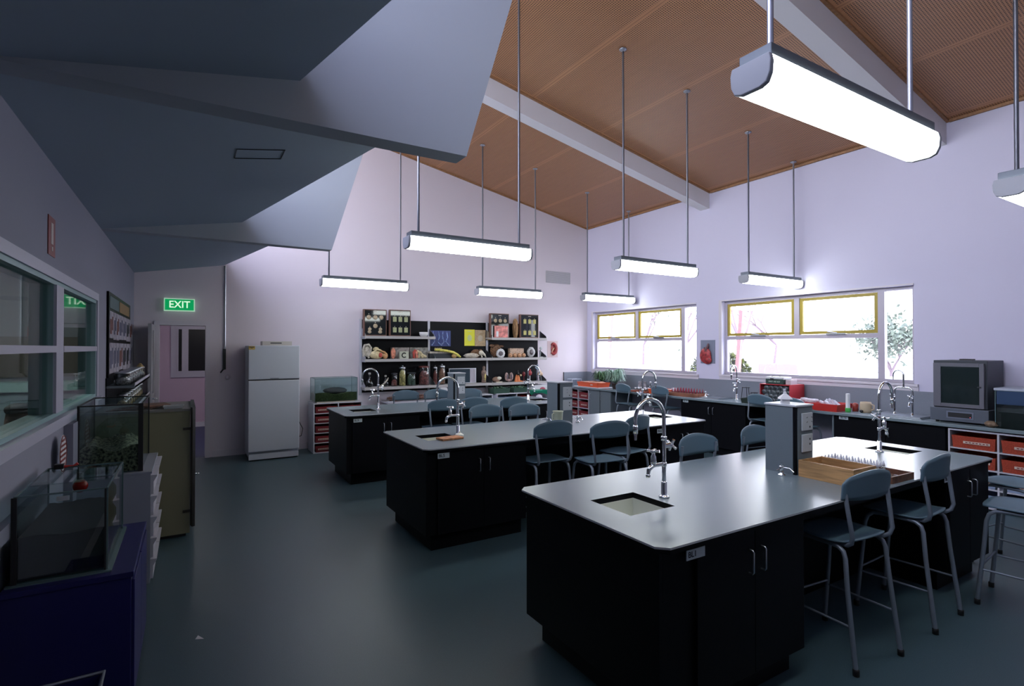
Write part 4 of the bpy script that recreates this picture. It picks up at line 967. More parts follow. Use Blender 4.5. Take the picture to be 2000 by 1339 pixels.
# ================================================================== SPECIMEN SHELVES ON THE BACK WALL
YS = 9.20; YW = YB-0.03
t = thing('specimen_shelving', 'grey bracket shelving over black pinboards on the back wall', 'shelving', (4.5, 9.4, 0.98))
for a, b in ((2.60, 3.855), (3.90, 5.115), (5.16, 6.38)): MB().box(a, YW+0.006, 0.90, b, YW+0.028, 2.205).build('back_panel', BLACKLAM, t)
for x in (2.585, 3.878, 5.138): MB().box(x-0.02, YW-0.012, 0.86, x+0.02, YW+0.020, 2.215).build('upright', CARCASS, t)
SHL = mat('shelf_putty_grey', (0.40, 0.38, 0.38), 0.5)
def shelf(x0, x1, z): 
    s_ = MB().box(x0, YS, z-0.018, x1, YW+0.004, z).box(x0, YS-0.004, z-0.045, x1, YS, z+0.004).build('shelf_board', SHL, t)
for x0, x1, z in ((2.585, 3.90, 1.905), (5.10, 6.42, 1.900), (2.585, 5.10, 1.498), (5.105, 6.42, 1.498), (2.585, 5.10, 1.005), (5.105, 6.42, 1.000)): shelf(x0, x1, z)
for z, xs in ((1.905, (2.60, 3.88, 5.12, 6.42)), (1.498, (2.60, 3.90, 5.12, 6.42)), (1.003, (2.60, 3.90, 5.12, 6.42))):
    for x in xs: MB().prism([(YS+0.01, z-0.05), (YW, z-0.05), (YW, z+0.15), (YW-0.03, z+0.15), (YS+0.06, z+0.055), (YS+0.01, z+0.03)], 'x', x-0.003, x+0.003).build('bracket', STEEL, t)
FRAME = mat('display_frame_brown', (0.12, 0.05, 0.035), 0.45); FIELD = mat('display_field_dark', (0.008, 0.011, 0.012), 0.04, spec=0.5)
DISC = mat('specimen_disc_tan', (0.38, 0.30, 0.20), 0.7, noise=0.3, nscale=120); DISC2 = mat('specimen_green_tan', (0.34, 0.36, 0.20), 0.7, noise=0.3, nscale=90)
def display(label, px0, px1, py0, zb, rows, m2=DISC):
    a, b = AY(px0, 640, 9.27).x, AY(px1, 640, 9.27).x; zt_ = AY((px0+px1)/2, py0, 9.27).z
    t = thing('specimen_display', label, 'display case', ((a+b)/2, 9.30, zb), 'specimen display cases on the top shelves')
    MB().box(a, 9.265, zb, b, 9.33, zt_).build('frame', FRAME, t, bevel=0.004)
    fw = MB().box(a+0.022, 9.262, zb+0.022, b-0.016, 9.2655, zt_-0.016).build('backing', FIELD, t)
    w = b-a; h = zt_-zb
    mk = MB(); mk.box((a+b)/2-0.035, 9.2595, zt_-0.045, (a+b)/2+0.035, 9.262, zt_-0.036)
    for r, (v, us) in enumerate(rows):
        for u, sh in us:
            cx, cz = a+w*u, zb+h*v
            if sh == 'o': MB().lathe([(0.0, 0), (0.036, 0), (0.040, 0.004), (0.036, 0.008), (0.0, 0.008)], (cx, 9.254, cz), 18, ax='y', squash=1.0).build('specimen', DISC, t)
            elif sh == 'b': MB().box(cx-0.034, 9.254, cz-0.045, cx+0.034, 9.262, cz+0.045).build('specimen', m2, t, bevel=0.006)
            else: MB().ball((cx, 9.258, cz+0.018), (0.032, 0.006, 0.03)).ball((cx-0.005, 9.258, cz-0.03), (0.036, 0.006, 0.028)).build('specimen', DISC, t)
            mk.box(cx-0.006, 9.2595, cz+0.056, cx+0.006, 9.262, cz+0.066)
    mk.build('printed_marks', CREAMLBL, fw)
    return t
display('dark specimen case of round discs at the left end, top shelf', 710, 755, 604, 1.906, [(0.70, [(0.22, 'o'), (0.5, 'o'), (0.76, 'o')]), (0.38, [(0.5, 'o')]), (0.22, [(0.26, '8'), (0.72, '8')])])
display('dark specimen case of six square slots, second on top shelf', 760.5, 802, 605, 1.906, [(0.64, [(0.24, 'b'), (0.5, 'b'), (0.77, 'b')]), (0.24, [(0.24, 'b'), (0.5, 'b'), (0.77, 'b')])], DISC2)
display('dark specimen case with three rings above a pink leaflet', 957.5, 994, 612, 1.901, [(0.70, [(0.26, 'o'), (0.52, 'o'), (0.78, 'o')])])
display('dark specimen case of yellow squares at the right end, top shelf', 1016, 1051.5, 614, 1.901, [(0.70, [(0.24, 'b'), (0.5, 'b'), (0.77, 'b')]), (0.22, [(0.24, 'b'), (0.5, 'b'), (0.77, 'b')])], mat('specimen_yellow', (0.48, 0.44, 0.16), 0.7, noise=0.3, nscale=90))
def sbox(name, label, cat, px0, px1, py0, z, y, d, m, **k):
    a, b = AY(px0, 680, y).x, AY(px1, 680, y).x; zt_ = AY((px0+px1)/2, py0, y).z
    return tag(MB().box(a, y, z, b, y+d, zt_).build(name, m, bevel=k.get('bevel', 0.002)), label, cat)
PINKP = mat('leaflet_pink', (0.62, 0.22, 0.20), 0.7, noise=0.35, nscale=14)
t = thing('leaflet', 'pink printed leaflet leaning on a specimen case', 'leaflet', (AY(978, 640, 9.22).x, 9.23, 1.906))
a, b = AY(966, 640, 9.23).x, AY(992, 640, 9.23).x
MB().box(a, 9.232, 1.906, b, 9.238, AY(980, 636, 9.23).z).build('sheet', PINKP, t); MB().box(a+0.04, 9.2300, 1.92, a+0.09, 9.232, 2.03).build('printed_figure', WHITEPL, t)
BOWL = mat('white_bowl', (0.62, 0.62, 0.62), 0.4)
p = AY(828, 656, 9.30)
tag(MB().lathe([(0.045, 0), (0.075, 0.03), (0.085, 0.085), (0.080, 0.085), (0.068, 0.03), (0.02, 0.012)], (p.x, 9.31, 1.906), 20).build('bowl', BOWL), 'white plastic bowl at the end of the left top shelf', 'bowl')
p = AY(1008, 656, 9.30); SPIN = mat('straw_brown', (0.30, 0.17, 0.08), 0.8, noise=0.5, nscale=60, stretch=(1, 1, 0.1))
tag(MB().lathe([(0.035, 0), (0.055, 0.10), (0.062, 0.22), (0.05, 0.34), (0.03, 0.385), (0.005, 0.40)], (p.x, 9.33, 1.901), 16).build('straw_bundle', SPIN), 'brown pointed straw bundle standing between the right specimen cases', 'bundle')
# pinned pictures on the black board
def pinned(name, label, cat, px0, py0, px1, py1, mats2, y=9.478, th=0.004, x=None):
    a, b = AY(px0, py0, y), AY(px1, py1, y)
    t = thing(name, label, cat, ((a.x+b.x)/2, y, b.z))
    MB().box(a.x, y-th, b.z, b.x, y, a.z).build('sheet', mats2[0], t); W_, H_ = b.x-a.x, a.z-b.z
    return t, a.x, b.z, W_, H_
t, ax_, z_, W_, H_ = pinned('blue_poster', 'blue x-ray style poster pinned on the black board', 'poster', 840, 645, 880, 676, [mat('poster_blue', (0.02, 0.035, 0.16), 0.4)])
m = MB(); m.sm = True
for s_, u in ((1, .15), (-1, .40), (1, .62), (-1, .80)):
    m.tube([(ax_+W_*(u+0.0), 9.4725, z_+H_*.95), (ax_+W_*(u-.04*s_), 9.4725, z_+H_*.6), (ax_+W_*(u+.05*s_), 9.4725, z_+H_*.3), (ax_+W_*(u-.10*s_), 9.4725, z_+H_*.06)], [0.006, 0.016, 0.010, 0.02], 6)
m.build('printed_figure', mat('xray_pale', (0.14, 0.20, 0.42), 0.5, noise=0.5, nscale=40), t)
t, ax_, z_, W_, H_ = pinned('yellow_booklet', 'bright yellow booklet pinned on the black board', 'booklet', 907, 643, 927, 675, [mat('booklet_yellow', (0.68, 0.66, 0.04), 0.6)])
m = MB(); m.ball((ax_+W_/2, 9.4735, z_+H_*.48), (W_*.22, .002, H_*.2)); m.box(ax_+W_*.3, 9.472, z_+H_*.86, ax_+W_*.7, 9.474, z_+H_*.9); m.build('printed_figure', mat('booklet_mark', (0.50, 0.55, 0.25), 0.6), t)
t, ax_, z_, W_, H_ = pinned('beige_booklet', 'tan beige booklet pinned beside the yellow one', 'booklet', 927.5, 644, 948, 675.5, [mat('booklet_tan', (0.42, 0.30, 0.18), 0.6, noise=0.15, nscale=30)])
m = MB(); m.ball((ax_+W_/2, 9.4735, z_+H_*.48), (W_*.24, .002, H_*.2)); m.box(ax_+W_*.3, 9.472, z_+H_*.86, ax_+W_*.7, 9.474, z_+H_*.9); m.build('printed_figure', mat('booklet_mark2', (0.50, 0.42, 0.32), 0.6), t)
# kidney poster on the white wall
t, ax_, z_, W_, H_ = pinned('kidney_poster', 'poster of a red kidney on the wall right of the shelving', 'poster', 1069, 665.5, 1089, 697.5, [mat('poster_pinkgrey', (0.55, 0.42, 0.44), 0.7)], y=YB-0.001)
KID = mat('kidney_red', (0.30, 0.03, 0.035), 0.5, noise=0.3, nscale=30)
m = MB(); cx, cz = ax_+W_*.52, z_+H_*.52; pts = []
for k in range(29):
    a = -2.35+k*4.7/28; pts.append((cx+W_*.24*math.cos(a)+W_*.02, YB-0.012, cz+H_*.30*math.sin(a)))
m.tube(pts, [0.02+0.028*math.sin(PI*k/28) for k in range(29)], 8); m.ball((cx+W_*.1, YB-0.010, cz), (W_*.30, 0.006, H_*.36)); m.build('kidney_relief', KID, t)
MB().tube([(cx+W_*.16, YB-0.022, cz+H_*.10), (cx, YB-0.022, cz), (cx-W_*.1, YB-0.022, cz-H_*.14), (cx-W_*.15, YB-0.022, cz-H_*.34)], [0.004, 0.016, 0.009, 0.006], 8).build('ureter', mat('tissue_cream', (0.62, 0.45, 0.30), 0.6), t)
# ---- middle shelf
BONE = mat('bone_cream', (0.55, 0.46, 0.27), 0.55, noise=0.25, nscale=25); BONEG = mat('bone_grey', (0.42, 0.38, 0.32), 0.6, noise=0.25, nscale=25)
FLESH = mat('flesh_red', (0.42, 0.05, 0.035), 0.5); SALMON = mat('salmon_pink', (0.60, 0.22, 0.14), 0.55, noise=0.25, nscale=30)
YELM = mat('model_yellow', (0.58, 0.52, 0.10), 0.5, noise=0.2, nscale=20)
z = 1.500
def X(px, y=9.32): return AY(px, 690, y).x
t = thing('ear_model', 'giant anatomical ear model with cream canals, left end of middle shelf', 'anatomical model', (X(735), 9.33, z))
x = X(716); m = MB(); m.tube([(x-0.045, 9.33, z+.04), (x-0.06, 9.33, z+.16), (x-.03, 9.33, z+.245), (x+.04, 9.33, z+.255), (x+.08, 9.33, z+.20), (x+.07, 9.33, z+.12), (x+.03, 9.33, z+.05), (x+.045, 9.33, z+.02)], [.022, .022, .022, .024, .022, .020, .022, .018], 10); m.ball((x+.01, 9.345, z+.14), (.06, .025, .10)); m.build('auricle', BONEG, t)
x = X(738); MB().ball((x-.02, 9.33, z+.075), (.13, .06, .072), 16, 10, .1).ball((x-.03, 9.33, z+.175), (.055, .04, .04)).tube([(x-.08, 9.31, z+.10), (x-.03, 9.30, z+.17), (x+.03, 9.30, z+.16), (x+.08, 9.30, z+.12)], .018).build('inner_ear', BONE, t)
MB().ball((x+.035, 9.275, z+.07), (.035, .02, .045)).build('muscle', FLESH, t); x = X(752); MB().ball((x, 9.32, z+.06), (.05, .05, .06)).tube([(x-.10, 9.29, z+.15), (x-.02, 9.28, z+.12), (x+.03, 9.29, z+.05)], [.012, .018, .012]).build('cochlea', mat('model_orange_tan', (0.55, 0.30, 0.13), 0.5), t)
t = thing('picture_box', 'grey cardboard box with pink oval end on the middle shelf', 'box', (X(782), 9.36, z)); a, b = X(766, 9.34), X(799.5, 9.34)
MB().box(a, 9.34, z, b, 9.44, z+.205).build('box', mat('box_greyprint', (0.22, 0.19, 0.18), 0.6, noise=0.5, nscale=14), t); MB().ball((a+.015, 9.325, z+.10), (.045, .018, .10)).build('oval_model', SALMON, t)
t = thing('letter_block', 'small white block with a dark curled C shape on it', 'model', (X(789, 9.25), 9.26, z)); a, b = X(781, 9.25), X(798, 9.25); cx = (a+b)/2
MB().box(a, 9.25, z, b, 9.29, z+.135).build('block', mat('block_olive_white', (0.46, 0.48, 0.38), 0.6), t); MB().tube(arc((cx, 9.247, z+.066), .040, .8, 5.5, 14), .010, 8).build('curl', DARKDOT, t)
t = thing('tooth_layers', 'layered red and cream anatomy model before a grey box', 'anatomical model', (X(820), 9.33, z)); x = X(812, 9.28)
MB().box(X(801, 9.36), 9.36, z, X(836, 9.36), 9.44, z+.205).build('backing_box', mat('box_grey2', (0.25, 0.24, 0.22), 0.7, noise=0.4, nscale=18), t)
MB().tube([(x-.03, 9.29, z+.01), (x-.035, 9.29, z+.12), (x+.0, 9.29, z+.16)], [.02, .026, .02]).build('red_layer', FLESH, t); MB().tube([(x+.02, 9.28, z+.012), (x+.015, 9.28, z+.12), (x+.04, 9.28, z+.16)], [.02, .024, .016]).build('salmon_layer', SALMON, t)
MB().tube([(x+.02, 9.27, z+.15), (x+.08, 9.27, z+.11), (x+.13, 9.27, z+.055), (x+.20, 9.27, z+.035)], [.012, .03, .03, .02]).tube([(x+.06, 9.265, z+.015), (x+.06, 9.265, z+.09), (x+.13, 9.265, z+.02)], .018).build('cream_layer', BONE, t)
t = thing('shoe_box', 'dark box with white rim under the yellow dinosaur-like model', 'box', (X(858), 9.35, z)); a, b = X(839, 9.30), X(884, 9.30)
MB().box(a, 9.30, z, b, 9.44, z+.095).build('box', CHARCOAL, t); MB().box(a-.003, 9.297, z+.095, b+.003, 9.443, z+.13).build('lid', BONEG, t)
t = thing('yellow_jaw_model', 'long yellow curved model lying across a box on middle shelf', 'model', (X(875), 9.26, z)); a = X(849, 9.27)
MB().tube([(a, 9.27, z+.165), (a+.10, 9.27, z+.16), (a+.25, 9.265, z+.14), (a+.38, 9.26, z+.11), (a+.47, 9.26, z+.06), (a+.53, 9.26, z+.022)], [.022, .026, .024, .026, .028, .016], 10).build('body', YELM, t)
m = MB()
for k in range(7): m.tube([(a+.0+k*.022, 9.262, z+.175), (a+.0+k*.022, 9.26, z+.205)], [.007, .002], 6)
m.build('teeth', BONE, t); MB().ball((a+.40, 9.27, z+.045), (.055, .03, .045)).build('jaw', mat('model_ochre', (0.35, 0.22, 0.08), 0.6), t)
t = thing('oval_shell', 'flat grey oval shell lying on the middle shelf', 'shell', (X(921, 9.26), 9.27, z)); MB().lathe([(0, .0), (.10, .006), (.175, .045), (.12, .085), (0, .10)], (X(921, 9.28), 9.29, z), 22, squash=.42).build('shell', BONEG, t)
t = thing('brown_specimen', 'small brown mounted animal behind the grey shell', 'specimen', (X(930), 9.40, z)); x = X(930, 9.38); FUR = mat('fur_brown', (0.12, 0.06, 0.03), 0.9, noise=0.6, nscale=50, bump=.6, bscale=90)
MB().ball((x, 9.40, z+.085), (.11, .05, .085), 14, 9, .12).build('body', FUR, t); MB().ball((x+.09, 9.37, z+.13), (.045, .035, .04)).build('head', FUR, t)
t = thing('bird_skull', 'white long-beaked skull on the middle shelf beside the upright', 'skull', (X(943), 9.26, z)); x = X(942, 9.26)
MB().ball((x-.02, 9.27, z+.10), (.05, .04, .05)).tube([(x-.0, 9.26, z+.095), (x+.045, 9.25, z+.06), (x+.075, 9.25, z+.008)], [.035, .022, .006]).tube([(x-.02, 9.26, z+.05), (x-.01, 9.25, z+.012)], .014).build('skull', mat('bone_white', (0.6, 0.55, 0.45), .5), t)
t = thing('fur_pelt', 'brown shaggy fur specimen at back of right middle shelf', 'specimen', (X(970), 9.38, z)); x = X(970, 9.36)
MB().ball((x, 9.38, z+.14), (.13, .06, .13), 18, 12, .22).ball((x-.11, 9.36, z+.24), (.06, .03, .03), 12, 8, .2).ball((x+.11, 9.36, z+.23), (.05, .03, .02), 12, 8, .2).build('pelt', FUR, t)
def geode(label, px, r, hh, y=9.26):
    t = thing('geode', label, 'rock', (X(px, y), y, z)); x = X(px, y)
    MB().lathe([(0, 0), (r*.75, .0), (r, .02), (r*.92, .05), (r*.6, .065), (0, .07)], (x, y+.02, z+hh), 12, ax='y').ball((x, y+.06, z+hh), (r, .035, hh*.98), 14, 9, .12).build('crust', mat('geode_white', (0.55, 0.55, 0.56), .6, noise=.2, nscale=40), t)
    MB().ball((x-.01, y+.018, z+hh), (r*.58, .012, hh*.55), 12, 8, .2).build('cavity', mat('geode_dark', (0.09, .07, .08), .3, noise=.7, nscale=60), t)
geode('left white geode with dark crystal cavity on the right middle shelf', 980, .10, .085)
geode('right rounder white geode with brown cavity on right middle shelf', 1040, .095, .11, 9.28)
t = thing('shell_basket', 'wicker box of round brown shells on the right middle shelf', 'basket', (X(1010), 9.32, z)); a, b = X(996, 9.35), X(1023, 9.35)
MB().box(a, 9.35, z, b, 9.43, z+.19).build('box', mat('wicker_pinkish', (.48, .34, .26), .8, noise=.4, nscale=80), t)
for k in range(4): tag(MB().ball((X(997+k*8.7, 9.29), 9.295, z+.048), (.046, .04, .046), 14, 9, .06).build('snail_shell', mat('shell_tan', (.45, .24, .13), .5, noise=.4, nscale=30)), '%s brown snail shell before the wicker box' % ['leftmost', 'second', 'third', 'rightmost'][k], 'shell', 'snail shells on the middle shelf')
t = thing('white_model', 'small white mechanical model at the right end of the middle shelf', 'model', (X(1060, 9.3), 9.3, z)); x = X(1057, 9.3)
MB().ball((x, 9.31, z+.19), (.035, .02, .035)).tube([(x, 9.31, z+.15), (x-.02, 9.31, z), ], .006).box(x-.03, 9.29, z, x+.05, 9.33, z+.012).build('stand', SOCKET, t)
# ---- lower shelf jars
z = 1.008
REDC = mat('jar_dark_red', (.16, .04, .035), .6, noise=.6, nscale=30); GRN = mat('jar_green', (.03, .06, .035), .6, noise=.6, nscale=30); BRN = mat('jar_brown', (.22, .10, .06), .6, noise=.6, nscale=40); GOLD = mat('jar_gold', (.42, .34, .12), .6, noise=.6, nscale=30)
def jar(label, px0, px1, py0, fill, fh, knob, y=9.31, z=z, lid=STEEL):
    r = (X(px1, y)-X(px0, y))/2; h = AY((px0+px1)/2, py0, y).z-z
    j = make_jar(label, r, h/(1.08 if knob else 1), fillm=fill, fh=fh, grp='specimen jars on the lower shelf', lidm=lid, knob=knob); j.location = (X((px0+px1)/2, y), y, z)
jar('squat dark jar third from left end of the lower shelf', 764, 776, 728, REDC, .5, False, lid=CHARCOAL)
jar('tall jar of golden material with domed lid, lower shelf', 779.5, 792.5, 713, GOLD, .9, True)
jar('low jar with green contents, lower shelf', 795, 812, 727, GRN, .9, False, lid=CHARCOAL)
jar('widest tall jar with dark red contents, lower shelf', 818, 838, 714, REDC, .75, False, lid=mat('lid_dark_red', (.10, .02, .02), .4))
jar('thin dark jar with domed lid beside the upright, lower shelf', 846, 854, 713, REDC, .8, True)
jar('tall jar of mottled brown material right of the upright', 857, 869, 710, BRN, .9, True)
def flask(label, px, r, hh, m, y=9.32):
    t = thing('round_flask', label, 'flask', (X(px, y), y, z), 'dark round flasks on the lower shelf'); x = X(px, y)
    MB().lathe([(r*.5, 0), (r*.95, r*.5), (r, r), (r*.8, r*1.6), (r*.25, r*2.1), (r*.22, hh), (r*.30, hh+.008)], (x, y, z), 18).build('glass', JARGL, t)
    MB().lathe([(r*.4, .004), (r*.85, r*.5), (r*.88, r), (r*.1, r*1.3)], (x, y, z), 16).build('contents', m, t)
    MB().lathe([(r*.32, hh), (r*.34, hh+.03), (r*.2, hh+.035)], (x, y, z), 12).build('stopper', mat('stopper_pale', (.4, .38, .36), .5), t)
flask('dark round flask at left end of the lower shelf', 722, .065, .22, BLACKLAM); flask('dark round flask left of the squat jar', 753, .06, .17, BLACKLAM)
tag(MB().tube([(X(740), 9.27, z+.012), (X(748), 9.27, z+.05), (X(755), 9.27, z+.12), (X(757), 9.27, z+.16)], [.006, .012, .014, .006]).build('curved_bone', BONEG), 'pale curved horn leaning on the lower shelf left part', 'horn')
t = thing('framed_picture', 'steel-framed dark picture with a white stripe on the lower shelf', 'picture', (X(905), 9.42, z)); a, b = X(877, 9.42), X(930, 9.42)
MB().box(a, 9.42, z, b, 9.44, z+.29).build('frame', STEEL, t); MB().box(a+.012, 9.416, z+.012, b-.14, 9.42, z+.278).build('picture', mat('picture_slate', (.03, .05, .07), .15), t)
m = MB(); 
for k in range(5): m.box(b-.135+k*.025, 9.415, z+.012, b-.117+k*.025, 9.42, z+.278)
m.build('striped_margin', mat('margin_lilac', (.55, .50, .58), .4), t)
t = thing('torso_figurine', 'grey-brown standing torso model left of the right upright, lower shelf', 'figurine', (X(945), 9.33, z)); x = X(945, 9.33)
MB().lathe([(.045, 0), (.05, .02), (.038, .10), (.055, .18), (.05, .23), (.02, .255), (.03, .28), (.028, .31), (.01, .33)], (x, 9.33, z), 14, squash=.7).build('torso', mat('torso_brown', (.20, .13, .10), .6, noise=.4, nscale=30), t)
MB().ball((x+.012, 9.295, z+.11), (.022, .012, .07)).build('organs', GOLD, t)
z = 1.003
t = thing('open_skull', 'brown and white animal skull at left of the right lower shelf', 'skull', (X(973), 9.3, z)); x = X(972, 9.3)
MB().ball((x-.03, 9.31, z+.06), (.09, .05, .055), 14, 9, .1).build('cranium', mat('skull_brown', (.22, .13, .09), .6), t); MB().ball((x+.02, 9.275, z+.085), (.055, .02, .035), 12, 8, .15).box(x-.05, 9.26, z, x+.09, 9.30, z+.018).build('jaw', mat('bone_white', (0.6, 0.55, 0.45), .5), t)
t = thing('kidney_section', 'pair of pale kidney halves on a stand, right lower shelf', 'anatomical model', (X(994), 9.3, z)); x = X(994, 9.3); KS = mat('kidney_section_pale', (.34, .22, .20), .5, noise=.5, nscale=50)
m = MB()
for s_ in (-1, 1):
    m.ball((x+s_*.055, 9.30, z+.11), (.045, .022, .085)); 
m.ball((x, 9.30, z+.035), (.04, .02, .03)); m.build('halves', KS, t); MB().box(x-.05, 9.285, z, x+.05, 9.315, z+.012).build('stand', DARKDOT, t)
m = MB()
for s_ in (-1, 1): m.ball((x+s_*.045, 9.281, z+.11), (.024, .006, .055))
m.build('section_face', mat('section_dark', (.10, .07, .09), .5), t)
t = thing('orange_anatomy', 'orange muscle model with black top on the right lower shelf', 'anatomical model', (X(1011), 9.3, z)); x = X(1011, 9.3); OR = mat('model_orange', (.60, .18, .05), .5)
MB().tube([(x-.045, 9.30, z+.0), (x-.03, 9.30, z+.10), (x-.025, 9.30, z+.15)], [.03, .022, .008]).tube([(x+.02, 9.30, z+.0), (x+.02, 9.30, z+.10), (x+.01, 9.30, z+.14)], [.04, .025, .008]).box(x-.06, 9.26, z, x+.10, 9.34, z+.02).build('muscles', OR, t)
MB().lathe([(.03, 0), (.022, .04), (.008, .06), (.008, .10)], (x+.01, 9.30, z+.14), 12).build('black_top', DARKDOT, t); MB().ball((x+.055, 9.27, z+.13), .022).build('white_ball', BONE, t)
t = thing('heart_model', 'dark red heart model on a white post, right lower shelf', 'anatomical model', (X(1035), 9.3, z)); x = X(1035, 9.3)
MB().ball((x, 9.30, z+.17), (.045, .035, .055)).tube([(x, 9.3, z+.20), (x+.01, 9.3, z+.25)], .014).build('heart', KID, t); MB().lathe([(.035, 0), (.035, .01), (.008, .015), (.008, .13)], (x, 9.30, z), 12).build('post', WHITEPL, t)
t = thing('dark_heart_model', 'dark maroon model beside the red heart model, right lower shelf', 'anatomical model', (X(1023), 9.34, z)); MB().ball((X(1023, 9.36), 9.36, z+.15), (.035, .03, .05)).lathe([(.03, 0), (.03, .01), (.007, .015), (.007, .12)], (X(1023, 9.36), 9.36, z), 12).build('body', MAROON, t)
t = thing('shell_cone', 'beige pointed shell on a steel stand at the shelf right end', 'shell', (X(1056), 9.3, z)); x = X(1055, 9.28)
MB().lathe([(.005, 0), (.06, .03), (.055, .06), (.02, .10), (.004, .13)], (x, 9.28, z+.10), 14).build('shell', mat('shell_peach', (.55, .38, .26), .5), t); MB().tube([(x-.03, 9.28, z), (x-.015, 9.28, z+.12)], .006).tube([(x+.03, 9.28, z), (x+.015, 9.28, z+.12)], .006).build('stand', STEEL, t)
t = thing('orchid_sprig', 'pale blue dried sprig on the right end of the lower shelf', 'plant', (X(1048), 9.36, z)); x = X(1049, 9.36)
m = MB().tube([(x, 9.37, z), (x, 9.37, z+.26)], .004)
for k in range(9): a = k*.9; m.ball((x+.03*math.cos(a), 9.37+.02*math.sin(a), z+.24+.012*k), (.014, .01, .012), 8, 6)
m.build('sprig', mat('sprig_blue', (.35, .42, .55), .6), t)
# ---- under the shelves: drawers, sticks, trays
for x0_, x1_, lab in ((4.62, 5.02, 'low white tray rack under the shelves, left of the green trays'), (5.12, 6.02, 'white tray rack under the right shelves holding green trays')):
    cubby('tray_rack', lab, x0_, x1_, 9.02, 9.40, 0.0, 0.80, 1 if x0_ < 5 else 2, 4, '-y', PALEBLUE, 'low rack under the middle shelves' if x0_ < 5 else 'rack below the green boxes', mats_={(1, 3): REDPL, (1, 2): REDPL}, tg='trays in the racks under the shelves', lbl=False)
GF = mat('foil_green', (.035, .09, .05), .35, noise=.7, nscale=40, bump=.6, bscale=60)
for k, (a, b) in enumerate(((965, 995), (1004, 1029))):
    t = thing('planted_tray', '%s glossy green planted box on the tray rack' % ['left', 'right'][k], 'planter', (X((a+b)/2, 9.1), 9.15, .80), 'green boxes under the right shelves')
    MB().tray(X(a, 9.08), 9.08, .80, X(b, 9.08), 9.30, .90, .005, .012).build('box', mat('box_dark_green', (.03, .07, .05), .4), t); random.seed(k)
    m = MB()
    for q in range(16): m.ball((X(a, 9.08)+.03+random.random()*(X(b, 9.08)-X(a, 9.08)-.06), 9.10+random.random()*.17, .88+random.random()*.035), (.03, .03, .018), 8, 6, .3)
    m.build('foliage', GF, t)
STK = mat('bark_brown', (.13, .06, .045), .85, noise=.5, nscale=30)
t = thing('lab_trolley', 'narrow dark table under the left shelves, below the stick bundle', 'table', (3.3, 9.2, 0)); a, b = X(752, 9.2), X(870, 9.2)
MB().box(a, 9.0, .72, b, 9.42, .75).build('tabletop', CARCASS, t)
for x in (a+.04, b-.04):
    for y in (9.03, 9.38): MB().box(x-.015, y-.015, 0, x+.015, y+.015, .72).build('leg', CARCASS, t)
t = thing('stick_bundle', 'loose bundle of brown bark strips lying under the left shelves', 'sticks', ((a+b)/2, 9.2, .75)); random.seed(5)
for k in range(14):
    y0_ = 9.05+.022*k; zz = .762+.012*(k % 5)+random.random()*.01; x_ = a+.05+random.random()*.1
    MB().tube([(x_, y0_, zz), (x_+.5, y0_+random.uniform(-.03, .03), zz+random.uniform(.0, .03)), (x_+1.05+random.random()*.1, y0_+random.uniform(-.03, .03), zz+random.uniform(0, .05))], [.008, .012, .007], 6).build('strip', STK, t)
sbox('white_cup', 'white paper box under the middle shelves by the pedestal', 'box', 862, 874, 757, .75, 9.05, .10, WHITEPL)
t = thing('coat_pile', 'dark blue and black clothing heaped on a chair below the right shelves', 'clothing', (X(1050), 8.7, 0)); x = X(1052, 8.7)
MB().ball((x, 8.68, .60), (.26, .20, .22), 18, 12, .14).ball((x+.26, 8.65, .50), (.24, .2, .18), 16, 10, .16).ball((x+.1, 8.68, .29), (.31, .22, .29), 16, 10, .1).build('coats', mat('cloth_navy_black', (.008, .010, .022), .8, noise=.6, nscale=12), t)
MB().ball((x-.08, 8.56, .66), (.10, .05, .13), 12, 9, .3).build('white_sleeve', mat('cloth_white', (.55, .52, .60), .8), t)
t = thing('green_tub', 'emerald green tub on the heaped clothing by the pedestal', 'tub', (X(1057, 8.75), 8.75, .74)); MB().tray(X(1046, 8.72), 8.66, .76, X(1070, 8.72), 8.90, .86, .006, .02).build('tub', mat('tub_green', (.01, .22, .13), .4), t)
t = thing('white_carton', 'white carton with pink print standing behind the green tub', 'carton', (X(1057, 9.1), 9.1, 0)); MB().box(X(1044, 9.1), 9.10, 0, X(1073, 9.1), 9.40, .925).build('carton', WHITEPL, t); MB().ball((X(1060, 9.09), 9.095, .84), (.07, .006, .05)).build('print', mat('print_pink', (.35, .06, .10), .6), t)
# air vent high on the back wall
t = thing('air_vent', 'pale louvred air vent high on the back wall near the corner', 'vent', (6.94, YB, 3.13))
a = AY(1066, 528.5, YB); b = AY(1113, 555, YB)
MB().box(a.x, YB-.014, b.z, b.x, YB, a.z).build('grille_frame', mat('vent_grey', (.34, .33, .36), .6), t)
m = MB(); zz = b.z+.015
while zz < a.z-.015: m.box(a.x+.015, YB-.020, zz, b.x-.015, YB-.012, zz+.010); zz += .022
m.build('louvres', mat('vent_slat', (.50, .48, .52), .6), t)
